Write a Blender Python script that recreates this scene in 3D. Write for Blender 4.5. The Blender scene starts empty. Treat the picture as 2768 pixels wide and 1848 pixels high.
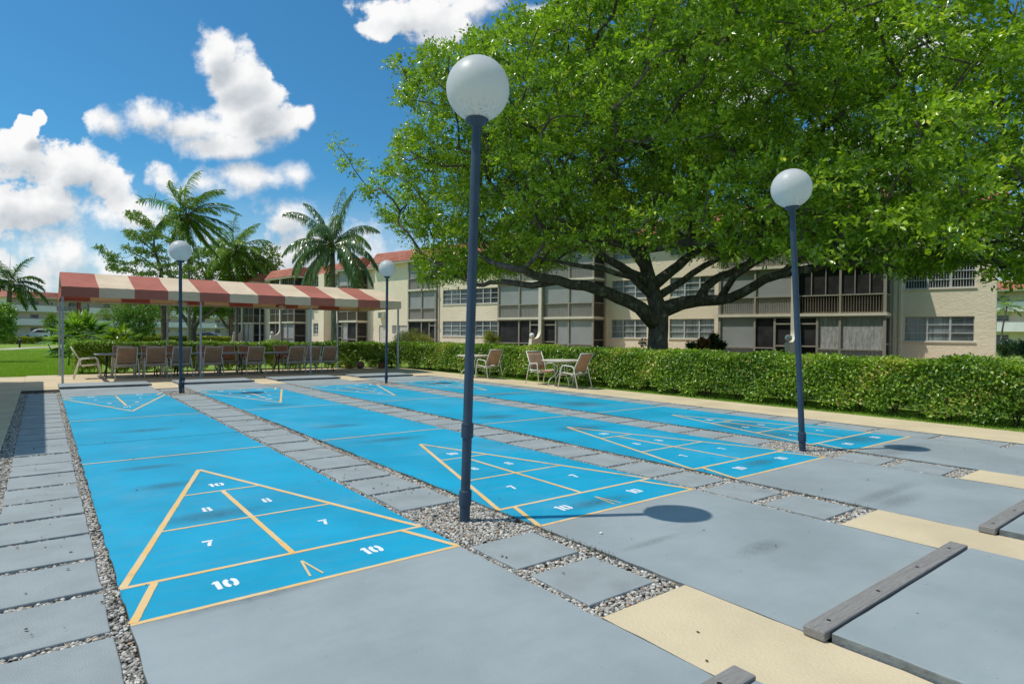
import bpy, math, random
import numpy as np
from mathutils import Matrix, Vector
random.seed(7); RNG = np.random.default_rng(7)
scene = bpy.context.scene
COL = scene.collection
PI = math.pi

# ------------------------------------------------------------------ camera model (metres; +Y runs along the courts)
FPX = 1645.38
SUN_E, SKY_S, CLOUD_S, EXPO, SKYTINT = 3.4, .096, .97, 0.0, (.40, 1.02, 1.27, 1)
YAW, PITCH, ROLL = .6578, -.0114, .0092
CAM = np.array([-.3302, -3.3377, 1.3772])
_f = np.array([math.sin(YAW)*math.cos(PITCH), math.cos(YAW)*math.cos(PITCH), math.sin(PITCH)])
_r = np.array([math.cos(YAW), -math.sin(YAW), 0.]); _u = np.cross(_r, _f)
CR = math.cos(ROLL)*_r + math.sin(ROLL)*_u
CU = -math.sin(ROLL)*_r + math.cos(ROLL)*_u
CF = _f
def ray(x, y): return CF + CR*(x-1384)/FPX - CU*(y-924)/FPX
def at_depth(x, y, d): return CAM + ray(x, y)*d          # a surveyed point: pixel of the photo and distance
def on_ground(x, d):                                      # ground point below pixel column x at distance d
    p = at_depth(x, 905, d); p[2] = 0; return p
def project(P):
    d = np.asarray(P, float) - CAM; z = d@CF; z = np.where(np.abs(z) < 1e-6, 1e-6, z)
    return 1384+FPX*(d@CR)/z, 924-FPX*(d@CU)/z, z

cam = bpy.data.cameras.new('camera'); cam.sensor_width = 36; cam.lens = FPX/2768*36
cam.clip_start = .05; cam.clip_end = 3000
cob = bpy.data.objects.new('camera', cam); COL.objects.link(cob)
M = Matrix(((CR[0], CU[0], -CF[0], CAM[0]), (CR[1], CU[1], -CF[1], CAM[1]), (CR[2], CU[2], -CF[2], CAM[2]), (0, 0, 0, 1)))
cob.matrix_world = M
scene.camera = cob

# ------------------------------------------------------------------ mesh helpers
class MB:
    def __init__(s): s.v = []; s.f = []; s.m = []; s.cur = 0
    def add(s, verts, faces):
        o = len(s.v); s.v += [tuple(map(float, p)) for p in verts]
        for f in faces: s.f.append([o+i for i in f]); s.m.append(s.cur)
    def box(s, c, size, rz=0, R=None):
        x, y, z = size[0]/2, size[1]/2, size[2]/2
        P = [(-x,-y,-z),(x,-y,-z),(x,y,-z),(-x,y,-z),(-x,-y,z),(x,-y,z),(x,y,z),(-x,y,z)]
        if R is not None: P = [tuple(R@Vector(p)) for p in P]
        elif rz: ca, sa = math.cos(rz), math.sin(rz); P = [(a*ca-b*sa, a*sa+b*ca, d) for a, b, d in P]
        s.add([(a+c[0], b+c[1], d+c[2]) for a, b, d in P], [(0,3,2,1),(4,5,6,7),(0,1,5,4),(1,2,6,5),(2,3,7,6),(3,0,4,7)])
    def bb(s, x0, x1, y0, y1, z0, z1): s.box(((x0+x1)/2,(y0+y1)/2,(z0+z1)/2), (x1-x0, y1-y0, z1-z0))
    def tube(s, pts, rad, n=8, cap=True, close=False):
        pts = [np.array(p, float) for p in pts]
        if not hasattr(rad, '__len__'): rad = [rad]*len(pts)
        m = len(pts); T = []
        for i in range(m):
            a = pts[max(i-1, 0)]; b = pts[min(i+1, m-1)]; t = b-a; T.append(t/(np.linalg.norm(t)+1e-9))
        ref = np.array([0, 0, 1.]) if abs(T[0][2]) < .9 else np.array([1., 0, 0])
        nrm = np.cross(T[0], ref); nrm /= np.linalg.norm(nrm); V = []; F = []
        for i in range(m):
            nrm = nrm - T[i]*(nrm@T[i]); nrm /= (np.linalg.norm(nrm)+1e-9); b = np.cross(T[i], nrm)
            for k in range(n):
                a = 2*PI*k/n; V.append(pts[i]+rad[i]*(math.cos(a)*nrm+math.sin(a)*b))
        for i in range(m-1):
            for k in range(n):
                k2 = (k+1) % n; F.append((i*n+k, i*n+k2, (i+1)*n+k2, (i+1)*n+k))
        if cap: F.append(tuple(range(n))[::-1]); F.append(tuple(range((m-1)*n, m*n)))
        s.add(V, F)
    def lathe(s, prof, n=24, c=(0,0,0), axis=None):
        V = []; F = []
        for r, z in prof:
            for k in range(n):
                a = 2*PI*k/n; V.append((r*math.cos(a), r*math.sin(a), z))
        for i in range(len(prof)-1):
            for k in range(n):
                k2 = (k+1) % n; F.append((i*n+k, i*n+k2, (i+1)*n+k2, (i+1)*n+k))
        F.append(tuple(range(n))[::-1]); F.append(tuple(range((len(prof)-1)*n, len(prof)*n)))
        if axis is not None:
            q = Vector((0,0,1)).rotation_difference(Vector(axis)); V = [tuple(q@Vector(p)) for p in V]
        s.add([(a+c[0], b+c[1], d+c[2]) for a, b, d in V], F)
    def prism(s, poly, h0, h1, fn=None):
        n = len(poly); fn = fn or (lambda a, b, h: (a, b, h))
        V = [fn(a, b, h0) for a, b in poly]+[fn(a, b, h1) for a, b in poly]
        F = [tuple(range(n))[::-1], tuple(range(n, 2*n))]+[(i, (i+1) % n, n+(i+1) % n, n+i) for i in range(n)]
        s.add(V, F)
    def build(s, name, mats, parent=None, smooth=False, bevel=0, seg=2, angle=None):
        me = bpy.data.meshes.new(name); me.from_pydata(s.v, [], s.f)
        mats = mats if isinstance(mats, (list, tuple)) else [mats]
        for m in mats: me.materials.append(m)
        if len(mats) > 1: me.polygons.foreach_set('material_index', s.m)
        if smooth: me.polygons.foreach_set('use_smooth', [True]*len(s.f))
        me.update()
        if angle: me.set_sharp_from_angle(angle=math.radians(angle))
        return obj(name, me, parent, bevel, seg)
def obj(name, me, parent=None, bevel=0, seg=2):
    o = bpy.data.objects.new(name, me); COL.objects.link(o)
    if parent is not None: o.parent = parent
    if bevel:
        b = o.modifiers.new('bevel', 'BEVEL'); b.width = bevel; b.segments = seg; b.limit_method = 'ANGLE'
    return o
def npmesh(name, V, F, mat, parent=None, smooth=False, attr=None):
    """V (n,3), F (m,k) all faces with k corners; attr = per-vertex float 'rnd'"""
    me = bpy.data.meshes.new(name); n, (m, k) = len(V), F.shape
    me.vertices.add(n); me.vertices.foreach_set('co', np.ascontiguousarray(V, dtype=np.float32).ravel())
    me.loops.add(m*k); me.loops.foreach_set('vertex_index', np.ascontiguousarray(F, dtype=np.int32).ravel())
    me.polygons.add(m); me.polygons.foreach_set('loop_start', np.arange(0, m*k, k, dtype=np.int32))
    if smooth: me.polygons.foreach_set('use_smooth', np.ones(m, dtype=bool))
    me.materials.append(mat)
    if attr is not None:
        a = me.attributes.new('rnd', 'FLOAT', 'POINT'); a.data.foreach_set('value', attr.astype(np.float32))
    me.update(); me.validate()
    return obj(name, me, parent)
def tag(o, label=None, cat=None, group=None, kind=None):
    if label: o['label'] = label
    if cat: o['category'] = cat
    if group: o['group'] = group
    if kind: o['kind'] = kind
    return o
def thing(name, label, cat, loc=(0,0,0), rz=0, group=None):
    o = bpy.data.objects.new(name, None); COL.objects.link(o); o.empty_display_size = .2
    o.location = loc; o.rotation_euler = (0, 0, rz); return tag(o, label, cat, group)
def dup(root, loc, rz=0, label=None, group=None):
    def cp(o, parent):
        c = o.copy(); COL.objects.link(c); c.parent = parent
        for ch in KIDS.get(o.name, []): cp(ch, c)
        return c
    r = cp(root, None); r.location = loc; r.rotation_euler = (0, 0, rz)
    if label: r['label'] = label
    if group: r['group'] = group
    return r
KIDS = {}
def index_kids(root):
    for o in bpy.data.objects:
        if o.parent is not None:
            L = KIDS.setdefault(o.parent.name, [])
            if o not in L: L.append(o)

# ------------------------------------------------------------------ materials
def lin(r, g, b):
    f = lambda c: c/255/12.92 if c/255 <= .04045 else ((c/255+.055)/1.055)**2.4
    return (f(r), f(g), f(b), 1)
class NT:
    def __init__(s, name):
        s.mat = bpy.data.materials.new(name); s.mat.use_nodes = True; s.t = s.mat.node_tree; s.t.nodes.clear()
        s.out = s.n('ShaderNodeOutputMaterial')
    def n(s, typ, **kw):
        nd = s.t.nodes.new(typ)
        for k, v in kw.items(): setattr(nd, k, v)
        return nd
    def l(s, a, b): s.t.links.new(a, b)
    def val(s, sock, v):
        if isinstance(v, bpy.types.NodeSocket): s.l(v, sock)
        else: sock.default_value = v
    def math(s, op, a, b=0., c=0., clamp=False):
        m = s.n('ShaderNodeMath', operation=op, use_clamp=clamp)
        for i, v in enumerate((a, b, c)): s.val(m.inputs[i], v)
        return m.outputs[0]
    def vmath(s, op, a, b=(0,0,0)):
        m = s.n('ShaderNodeVectorMath', operation=op); s.val(m.inputs[0], a); s.val(m.inputs[1], b)
        return m.outputs['Value'] if op in ('LENGTH', 'DOT_PRODUCT', 'DISTANCE') else m.outputs[0]
    def noise(s, co, scale, detail=4, rough=.55, dist=0):
        m = s.n('ShaderNodeTexNoise'); s.l(co, m.inputs['Vector']); m.inputs['Scale'].default_value = scale
        m.inputs['Detail'].default_value = detail; m.inputs['Roughness'].default_value = rough; m.inputs['Distortion'].default_value = dist
        return m.outputs['Fac']
    def n_col(s, co, scale):
        m = s.n('ShaderNodeTexNoise'); s.l(co, m.inputs['Vector']); m.inputs['Scale'].default_value = scale; m.inputs['Detail'].default_value = 5; return m.outputs['Color']
    def ramp(s, fac, a, b, lo=0., hi=1., smooth=True):
        m = s.n('ShaderNodeMapRange', interpolation_type='SMOOTHSTEP' if smooth else 'LINEAR')
        s.val(m.inputs[0], fac); m.inputs[1].default_value = a; m.inputs[2].default_value = b
        m.inputs[3].default_value = lo; m.inputs[4].default_value = hi; return m.outputs[0]
    def mix(s, fac, a, b, blend='MIX'):
        m = s.n('ShaderNodeMix', data_type='RGBA', blend_type=blend); s.val(m.inputs[0], fac); s.val(m.inputs[6], a); s.val(m.inputs[7], b)
        return m.outputs[2]
    def mapping(s, co, scale=(1,1,1), rot=(0,0,0), loc=(0,0,0)):
        m = s.n('ShaderNodeMapping'); s.l(co, m.inputs[0]); m.inputs['Scale'].default_value = scale
        m.inputs['Rotation'].default_value = rot; m.inputs['Location'].default_value = loc; return m.outputs[0]
    def bump(s, h, strength=.3, dist=.01):
        m = s.n('ShaderNodeBump'); s.l(h, m.inputs['Height']); m.inputs['Strength'].default_value = strength
        m.inputs['Distance'].default_value = dist; return m.outputs[0]
    def bsdf(s, col, rough=.6, spec=.3, metal=0, normal=None):
        p = s.n('ShaderNodeBsdfPrincipled'); s.val(p.inputs['Base Color'], col); s.val(p.inputs['Roughness'], rough)
        p.inputs['Specular IOR Level'].default_value = spec; p.inputs['Metallic'].default_value = metal
        if normal is not None: s.l(normal, p.inputs['Normal'])
        s.l(p.outputs[0], s.out.inputs[0]); return p
    def co(s, world=False):
        if world: return s.n('ShaderNodeNewGeometry').outputs['Position']
        return s.n('ShaderNodeTexCoord').outputs['Object']
def c4(c): return tuple(c)+(1,) if len(c) == 3 else tuple(c)
def scale_col(c, k): return tuple(min(1, x*k) for x in c[:3])+(1,)
def simple(name, col, rough=.6, spec=.3, var=.12, vs=6., bump=0, bs=80., metal=0, world=True, fine=0, fs=200., dirt=0, dcol=(.05,.045,.04,1), ds=1.5):
    t = NT(name); co = t.co(world); col = c4(col)
    c = t.mix(t.ramp(t.noise(co, vs, 5), .3, .7), scale_col(col, 1-var), scale_col(col, 1+var*.6))
    if fine: c = t.mix(t.ramp(t.noise(co, fs, 2), .35, .65), c, t.mix(1., c, scale_col((1,1,1), 1-fine), 'MULTIPLY'))
    if dirt: c = t.mix(t.math('MULTIPLY', t.ramp(t.noise(co, ds, 6, .65), .52, .75), dirt), c, c4(dcol))
    nrm = t.bump(t.noise(co, bs, 4), bump, .01) if bump else None
    t.bsdf(c, rough, spec, metal, nrm); return t.mat
def leafmat(name, dark, light, trans=.35, rough=.4, spec=.4, yellow=None, yfrac=.06, tcol=None):
    t = NT(name); a = t.n('ShaderNodeAttribute', attribute_name='rnd').outputs['Fac']
    c = t.mix(t.ramp(a, 0, 1, smooth=False), c4(dark), c4(light))
    if yellow: c = t.mix(t.ramp(a, 1-yfrac, 1-yfrac+.001), c, c4(yellow))
    p = t.bsdf(c, rough, spec)
    tr = t.n('ShaderNodeBsdfTranslucent'); t.l(t.mix(1., c, c4(tcol or (1.5, 1.7, .5)), 'MULTIPLY'), tr.inputs[0])
    m = t.n('ShaderNodeMixShader'); m.inputs[0].default_value = trans
    t.l(p.outputs[0], m.inputs[1]); t.l(tr.outputs[0], m.inputs[2]); t.l(m.outputs[0], t.out.inputs[0]); return t.mat

# the worn shuffleboard surface: paint with grit, wide mottling and scuffed stains of their own shape
STAINS = [(.53,3.80,.34,.13),(.56,2.86,.30,.15),(.70,1.66,.42,.17),(.55,-.03,.5,.06),(3.16,5.40,.5,.2),(3.29,.2,.42,.11),(5.94,.28,.40,.14),
          (5.47,-1.27,.5,.11),(5.69,4.92,.5,.3),(5.6,-1.1,.8,.10),(8.1,-.32,.9,.2),(8.3,2.0,.7,.4),(8.5,.35,.6,.3),(7.9,1.2,.4,.5),(6.0,3.2,.5,.3),(8.3,5.5,.6,.5),(2.9,-.7,.35,.05),(.8,6.5,.5,.2),
          (3.2,8.6,.5,.3),(3.3,3.9,.5,.15),(8.3,11.3,.7,.35),(3.3,11.2,.7,.35),(5.8,10.9,.6,.3),(8.2,8,.6,.3),(3.4,-1.2,.3,.1)]
def court_mat(name, col, rough=.55, strength=.88):
    t = NT(name); co = t.co(True); col = c4(col)
    c = t.mix(t.ramp(t.noise(co, .9, 5, .6), .3, .7), scale_col(col, .86), scale_col(col, 1.08))
    c = t.mix(t.math('MULTIPLY', t.ramp(t.noise(t.mapping(co, (1, 5, 1), (0, 0, .25)), 2.2, 5, .65), .45, .75), .30), c, t.mix(.5, scale_col(col, .8), (.25,.33,.36,1)))
    c = t.mix(t.ramp(t.noise(co, 260, 2), .3, .7), t.mix(1., c, (.93,.93,.93,1), 'MULTIPLY'), c)
    streak = t.ramp(t.noise(t.mapping(co, (1.2, 8, 1), (0, 0, .3)), 13, 7, .8), .34, .64)
    tot = None
    for x, y, rx, ry in STAINS:
        d = t.vmath('LENGTH', t.vmath('MULTIPLY', t.vmath('SUBTRACT', co, (x, y, 0)), (1/rx, 1/ry, 0)))
        k = t.ramp(d, 1.25, .05)
        tot = k if tot is None else t.math('MAXIMUM', tot, k)
    c = t.mix(t.math('MULTIPLY', t.math('MULTIPLY', tot, streak), strength), c, (.045,.05,.05,1))
    sc1 = t.ramp(t.noise(t.mapping(co, (1.5, 30, 1), (0, 0, .9)), 3, 3, .6), .70, .74)
    sc2 = t.ramp(t.noise(t.mapping(co, (1.2, 26, 1), (0, 0, -.5)), 3, 3, .6), .71, .75)       # faint scrape marks
    c = t.mix(t.math('MULTIPLY', t.math('MAXIMUM', sc1, sc2), .22), c, t.mix(.5, c, (.05,.06,.06,1)))
    fade = t.ramp(t.noise(co, .55, 6, .7), .48, .72)
    c = t.mix(t.math('MULTIPLY', fade, .34), c, t.mix(.4, c, (.42,.46,.47,1)))
    sp = t.ramp(t.noise(co, 34, 2, .5), .745, .77)                     # specks
    c = t.mix(t.math('MULTIPLY', sp, .8), c, (.05,.05,.045,1))
    sp2 = t.ramp(t.noise(t.mapping(co, loc=(9, 3, 1)), 30, 2, .5), .765, .79)
    c = t.mix(t.math('MULTIPLY', sp2, .6), c, (.6,.6,.56,1))
    h = t.math('ADD', t.noise(co, 190, 3, .6), t.math('MULTIPLY', t.noise(co, 14, 3), 1.5))
    t.bsdf(c, rough, .32, 0, t.bump(h, .35, .004)); return t.mat
BLUE = court_mat('court_blue_paint', (.006, .365, .575))
GREY = court_mat('court_grey_paint', (.322, .366, .372), .6, .55)
PAVE = simple('paver_grey_paint', (.335,.372,.372), .7, .25, .10, 3, .5, 150, fine=.08, fs=300, dirt=.25, dcol=(.10,.10,.09,1), ds=2.2)
TAN = simple('tan_concrete', (.66,.545,.355), .75, .2, .10, 1.3, .45, 60, fine=.06, fs=220, dirt=.12, dcol=(.3,.25,.16,1), ds=.8)
SLABSIDE = simple('slab_edge', (.20,.22,.215), .85, .2, .3, 9, .5, 60)
WALK = simple('walkway_concrete', (.50,.47,.38), .8, .2, .12, 1.5, .4, 60, fine=.06, fs=220)
def line_mat():
    t = NT('line_paint'); co = t.co(True)
    c = t.mix(t.ramp(t.noise(co, 3, 5, .6), .35, .7), (.80,.50,.17,1), (.76,.57,.33,1))
    c = t.mix(t.math('MULTIPLY', t.ramp(t.noise(co, 2.1, 6, .7), .55, .72), .55), c, (.24,.16,.08,1))
    c = t.mix(t.ramp(t.noise(co, 60, 3, .7), .66, .72), c, (.05,.28,.45,1))
    t.bsdf(c, .6, .3, 0, t.bump(t.noise(co, 190, 3), .3, .003)); return t.mat
LINE = line_mat()
def digit_mat():
    t = NT('stencil_white'); co = t.co(True)
    c = t.mix(t.ramp(t.noise(co, 40, 4, .7), .62, .74), (.80,.82,.82,1), (.35,.55,.65,1))
    t.bsdf(c, .6, .3); return t.mat
DIGIT = digit_mat()
NAVY = simple('navy_pole_paint', (.035,.062,.10), .42, .45, .2, 5, .25, 160, world=False)
COLLAR = simple('navy_collar_paint', (.032,.055,.09), .5, .4, .25, 9, .3, 120)
def globe_mat():
    t = NT('frosted_globe'); co = t.co(False)
    z = t.n('ShaderNodeSeparateXYZ'); t.l(co, z.inputs[0])
    streak = t.noise(t.mapping(co, (14, 14, 1.2)), 4, 4, .6)
    low = t.ramp(z.outputs[2], 3.12, 2.98)
    c = t.mix(t.math('MULTIPLY', low, t.ramp(streak, .45, .75)), (.80,.79,.765,1), (.22,.205,.17,1))
    c = t.mix(t.ramp(t.noise(co, 22, 2), .76, .79), c, (.15,.15,.15,1))
    p = t.bsdf(c, .40, .45)
    tr = t.n('ShaderNodeBsdfTranslucent'); tr.inputs[0].default_value = (.75,.78,.78,1)
    m = t.n('ShaderNodeMixShader'); m.inputs[0].default_value = .45
    t.l(p.outputs[0], m.inputs[1]); t.l(tr.outputs[0], m.inputs[2]); t.l(m.outputs[0], t.out.inputs[0]); return t.mat
GLOBE = globe_mat()
WOODG = None
def board_mat():
    t = NT('weathered_board'); co = t.co(True)
    g = t.noise(t.mapping(co, (1.2, 22, 22)), 6, 6, .6, .8)
    c = t.mix(t.ramp(g, .3, .7), (.20,.188,.175,1), (.30,.285,.265,1))
    t.bsdf(c, .75, .25, 0, t.bump(g, .6, .006)); return t.mat
WOODG = board_mat()
HOLE = simple('screw_hole', (.03,.022,.016), .8, .1)
PEB = None
def pebble_mat():
    t = NT('pebbles'); a = t.n('ShaderNodeAttribute', attribute_name='rnd').outputs['Fac']
    cr = t.n('ShaderNodeValToRGB'); t.l(a, cr.inputs[0]); e = cr.color_ramp.elements
    e[0].position = 0; e[0].color = (.11,.10,.088,1); e[1].position = 1; e[1].color = (.50,.26,.13,1)
    for p, c in ((.2,(.26,.24,.205,1)),(.5,(.40,.37,.315,1)),(.78,(.56,.52,.45,1)),(.93,(.74,.71,.64,1)),(.96,(.46,.33,.2,1))):
        k = e.new(p); k.color = c
    t.bsdf(cr.outputs[0], .6, .35); return t.mat
PEB = pebble_mat()
SOIL = simple('gravel_bed_soil', (.075,.065,.05), .95, .1, .5, 30, .8, 120)
GRASS = simple('lawn_grass', (.10,.20,.025), .9, .1, .35, 1.2, 1.0, 60, fine=.45, fs=45)
def lawn_mat():
    t = NT('lawn_turf'); co = t.co(True)
    c = t.mix(t.ramp(t.noise(co, .35, 5, .6), .3, .7), (.20,.31,.045,1), (.30,.40,.075,1))
    c = t.mix(t.math('MULTIPLY', t.ramp(t.noise(co, 2.5, 5, .7), .5, .75), .35), c, (.18,.22,.05,1))
    c = t.mix(t.ramp(t.noise(co, 28, 3, .7), .35, .65), t.mix(1., c, (.62,.66,.6,1), 'MULTIPLY'), c)
    t.bsdf(c, .95, .1, 0, t.bump(t.noise(co, 40, 4, .7), .35, .02)); return t.mat
LAWN = lawn_mat()
ASPH = simple('asphalt', (.06,.06,.06), .9, .2, .2, 4, .3, 80)
# ------------------------------------------------------------------ ground, paths, courts
L, W = 2.506, 1.83
NEAR, FAR, VL = -1.94, 14.60, 12.40
def sheet(name, x0, x1, y0, y1, z, mat, label=None):
    b = MB(); b.add([(x0,y0,z),(x1,y0,z),(x1,y1,z),(x0,y1,z)], [(0,1,2,3)]); o = b.build(name, mat); return tag(o, label, None, None, 'structure')
sheet('lawn', -700, 700, -700, 700, -.03, LAWN, 'mown green lawn around the courts and buildings')
sheet('ground', -.70, 9.97, -7.9, 14.5, -.026, SOIL, 'dark soil bed under the gravel strips')
def jag(x0, x1, y0, y1, amp=.005, step=.12):
    P = []
    n = max(1, int((y1-y0)/step)); m = max(1, int((x1-x0)/step))
    j = lambda: random.uniform(-amp, amp)
    for i in range(n): P.append((x1+j(), y0+(y1-y0)*i/n))
    for i in range(m): P.append((x1-(x1-x0)*i/m, y1+j()*.3))
    for i in range(n): P.append((x0+j(), y1-(y1-y0)*i/n))
    for i in range(m): P.append((x0+(x1-x0)*i/m, y0+j()*.3))
    return P
def slab(b, x0, x1, y0, y1, z0, z1, amp=.005):
    P = jag(x0, x1, y0, y1, amp); n = len(P)
    top = [(a, c, z1) for a, c in P]; bot = [(a, c, z0) for a, c in P]
    o = len(b.v); b.v += top+bot
    b.f.append(list(range(o, o+n))); b.m.append(b.cur)
    cur = b.cur; 
    for i in range(n): b.f.append([o+n+i, o+n+(i+1) % n, o+(i+1) % n, o+i]); b.m.append(SIDE_IDX)
SIDE_IDX = 1
b = MB()
slab(b, -6, -.70, -9, 19.9, -.06, 0); b.build('path', [TAN, SLABSIDE])['kind'] = 'structure'
b = MB()
for (x0, x1, y0, y1) in ((-.70, 11.25, 14.5, 20.3),): slab(b, x0, x1, y0, y1, -.06, 0)
for k in range(3): slab(b, k*L+W+.012, (k+1)*L-.012, 13.58, 14.5, -.06, 0)
tag(b.build('pavement', [TAN, SLABSIDE]), 'tan concrete patio under the striped canopy', None, None, 'structure')
b = MB(); slab(b, 9.96, 11.25, -9, 14.5, -.06, 0); tag(b.build('sidewalk', [TAN, SLABSIDE]), 'tan concrete sidewalk along the long hedge', None, None, 'structure')
b = MB()
for k in range(3): slab(b, k*L+W+.01, (k+1)*L-.01, -8, -1.27-.01*k, -.06, .001)
tag(b.build('path', [TAN, SLABSIDE]), 'tan painted concrete bands between the near court ends', None, None, 'structure')

# ---- stencilled digits, drawn as polygons in a 1 x 1 box
def ring(cx, cy, ro, rio, a0, a1, n=10):
    V = []; F = []
    for i in range(n+1):
        a = math.radians(a0+(a1-a0)*i/n); ca, sa = math.cos(a), math.sin(a)
        q = lambda t: math.copysign(abs(t)**.72, t)
        V += [(cx+ro[0]*q(ca), cy+ro[1]*q(sa)), (cx+rio[0]*ca, cy+rio[1]*sa)]
    for i in range(n): F.append((2*i, 2*i+2, 2*i+3, 2*i+1))
    return V, F
GLY = {
 '1': [([(.10,0),(.36,0),(.36,1),(.12,1),(-.02,.80),(-.02,.72),(.10,.76)], [tuple(range(7))])],
 '0': [ring(.5,.5,(.5,.5),(.17,.27),100,258), ring(.5,.5,(.5,.5),(.17,.27),-80,78)],
 '8': [ring(.5,.73,(.44,.27),(.16,.11),98,262), ring(.5,.73,(.44,.27),(.16,.11),-82,82), ring(.5,.26,(.5,.26),(.18,.11),98,262), ring(.5,.26,(.5,.26),(.18,.11),-82,82)],
 '7': [([(0,.76),(0,1),(1,1),(1,.92),(.86,.76)], [(0,4,3,2,1)]), ([(.22,0),(.52,0),(.62,.3),(.86,.70),(.5,.70),(.30,.36)], [tuple(range(6))])]}
def put(b, txt, cx, cy, h, flip, ox, z):
    ws = {'1': .30, '0': .62, '8': .56, '7': .56}; gap = .1*h
    tot = sum(ws[c]*h for c in txt)+gap*(len(txt)-1); x = cx-tot/2
    for ch in txt:
        w = ws[ch]*h
        for V, F in GLY[ch]:
            P = []
            for (a, c) in V:
                px, py = x+a*w/(.36 if ch == '1' else 1), cy-h/2+c*h
                if flip: px, py = W-px, VL-py
                P.append((ox+px, py, z))
            b.add(P, [f if not flip else f for f in F])
        x += w+gap
DG = [('10',.470,.245,.125),('10',1.340,.262,.125),('7',.535,1.0,.12),('7',1.305,1.0,.12),('8',.686,1.84,.125),('8',1.134,1.843,.125),('10',.92,2.632,.12)]
A_, B_, C_, D_ = .5, 1.44, 2.383, 3.385
court_labels = ['blue shuffleboard court with grey ends beside the shaded walkway, the largest in view', 'blue shuffleboard court whose near grey end carries the round shadow of the tallest lamp',
                'blue shuffleboard court just before the last one, a dark scuff on its near grey end', 'narrow looking blue shuffleboard court next to the tan sidewalk and the hedge']
rl_far = ['grey raised platform under the canopy corner post at the far end of the first court', 'grey raised platform behind the second court by the canopy tables', 'grey raised platform at the far end of the third court', 'grey raised platform behind the fourth court at the hedge corner']
rl_near = ['grey raised platform behind the cut off stop board', 'grey raised platform behind the long stop board with a thick worn edge', 'grey raised platform behind the stop board nearest the sidewalk']
for k in range(4):
    ox = k*L; court = thing('shuffleboard_court', court_labels[k], 'court', (ox, 0, 0), 0, 'blue shuffleboard courts')
    b = MB(); SIDE_IDX = 1
    for (y0, y1) in (((.0, 5.63), (5.652, VL)) if k == 0 else ((0, VL),)): slab(b, 0, W, y0, y1, -.07, 0, .006)
    b.build('playing_surface', [BLUE, SLABSIDE], court)
    for y0, y1 in ((NEAR, 0), (VL, FAR)):
        b = MB(); slab(b, 0, W, y0, y1, -.07, 0, .006); b.build('grey_end', [GREY, SLABSIDE], court)
    zc = [.0015]
    def seg(b, x0, y0, x1, y1, w, flip=False):
        if flip: x0, y0, x1, y1 = W-x0, VL-y0, W-x1, VL-y1
        d = np.array([x1-x0, y1-y0]); d /= np.linalg.norm(d); nn = np.array([-d[1], d[0]])*w/2
        Ln = math.hypot(x1-x0, y1-y0); m = max(2, int(Ln/.06)); V = []; F = []
        for i in range(m+1):
            p = np.array([x0, y0])+(np.array([x1-x0, y1-y0]))*i/m
            e0, e1 = 1+random.uniform(-.08, .08), 1+random.uniform(-.08, .08)
            V += [(p[0]+nn[0]*e0, p[1]+nn[1]*e0, zc[0]), (p[0]-nn[0]*e1, p[1]-nn[1]*e1, zc[0])]
        for i in range(m): F.append((2*i, 2*i+1, 2*i+3, 2*i+2))
        b.add(V, F); zc[0] += .00014
    for fl in (False, True):
        b = MB(); zc[0] = .0015
        seg(b, 0, 0, W, 0, .032, fl); seg(b, 0, A_, W, A_, .034, fl)
        sl = (W/2)/(D_-A_)
        seg(b, sl*(B_-A_), B_, W-sl*(B_-A_), B_, .028, fl); seg(b, sl*(C_-A_), C_, W-sl*(C_-A_), C_, .028, fl)
        seg(b, 0.012, A_, W/2, D_, .040, fl); seg(b, W-.012, A_, W/2, D_, .040, fl)
        seg(b, W/2, A_, W/2, C_, .036, fl)
        seg(b, .165, A_, .012, .01, .040, fl); seg(b, W-.165, A_, W-.012, .01, .040, fl)
        b.build('scoring_triangle', LINE, court)
        if k < 2:
            b = MB(); seg(b, .912, .335, .875, .072, .013, fl); seg(b, .914, .335, .95, .072, .013, fl); b.build('centre_mark', LINE, court)
        for t, x, y, h in DG:
            b = MB(); put(b, t, x, y, h, fl, 0, .0016); b.build('court_number', DIGIT, court)
    for y in (4.326, VL-4.326):
        b = MB(); seg(b, 0, y, W, y, .030); b.build('dead_line', LINE, court)
    if k < 3:
        b = MB(); slab(b, 0, W+.05, -5.94, 0, -.05, .042, .006); o = b.build('raised_platform', [GREY, SLABSIDE], bevel=.006); o.location = (ox, -2.06, 0); tag(o, rl_near[k], 'platform', 'raised platforms behind the near ends')
    b = MB(); slab(b, -.01, W+.07, 0, 15.85-FAR-.012, -.05, .048, .006); o = b.build('raised_platform', [GREY, SLABSIDE], bevel=.006); o.location = (ox, FAR+.012, 0); tag(o, rl_far[k], 'platform', 'raised platforms at the far ends')

b = MB(); slab(b, 3*L, 3*L+W+.05, -8, -1.945, -.05, .002, .006); b.build('pavement', [GREY, SLABSIDE])['kind'] = 'structure'
# wooden stop boards at the near court ends
blab = ['grey weathered stop board of the first court with only its tip in view', 'grey weathered wooden stop board between two tan bands, the longest in view',
        'grey weathered wooden stop board of the third court, nearest the sidewalk']
for k in range(3):
    b = MB(); b.bb(-.97, .97, -.05, .05, 0, .047)
    o = b.build('stop_board', WOODG, None, bevel=.007); o.location = (k*L+.925, -1.998, .004); o.rotation_euler = (0, 0, .003*(k-1))
    tag(o, blab[k], 'board', 'wooden stop boards at the near court ends')
    h = MB()
    for x in (-.83, -.28, .27, .80): h.lathe([(.0105, .0), (.0105, .0008)], 10, (x, .004*math.sin(9*x), .0475))
    h.build('screw_hole', HOLE, o)

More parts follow.
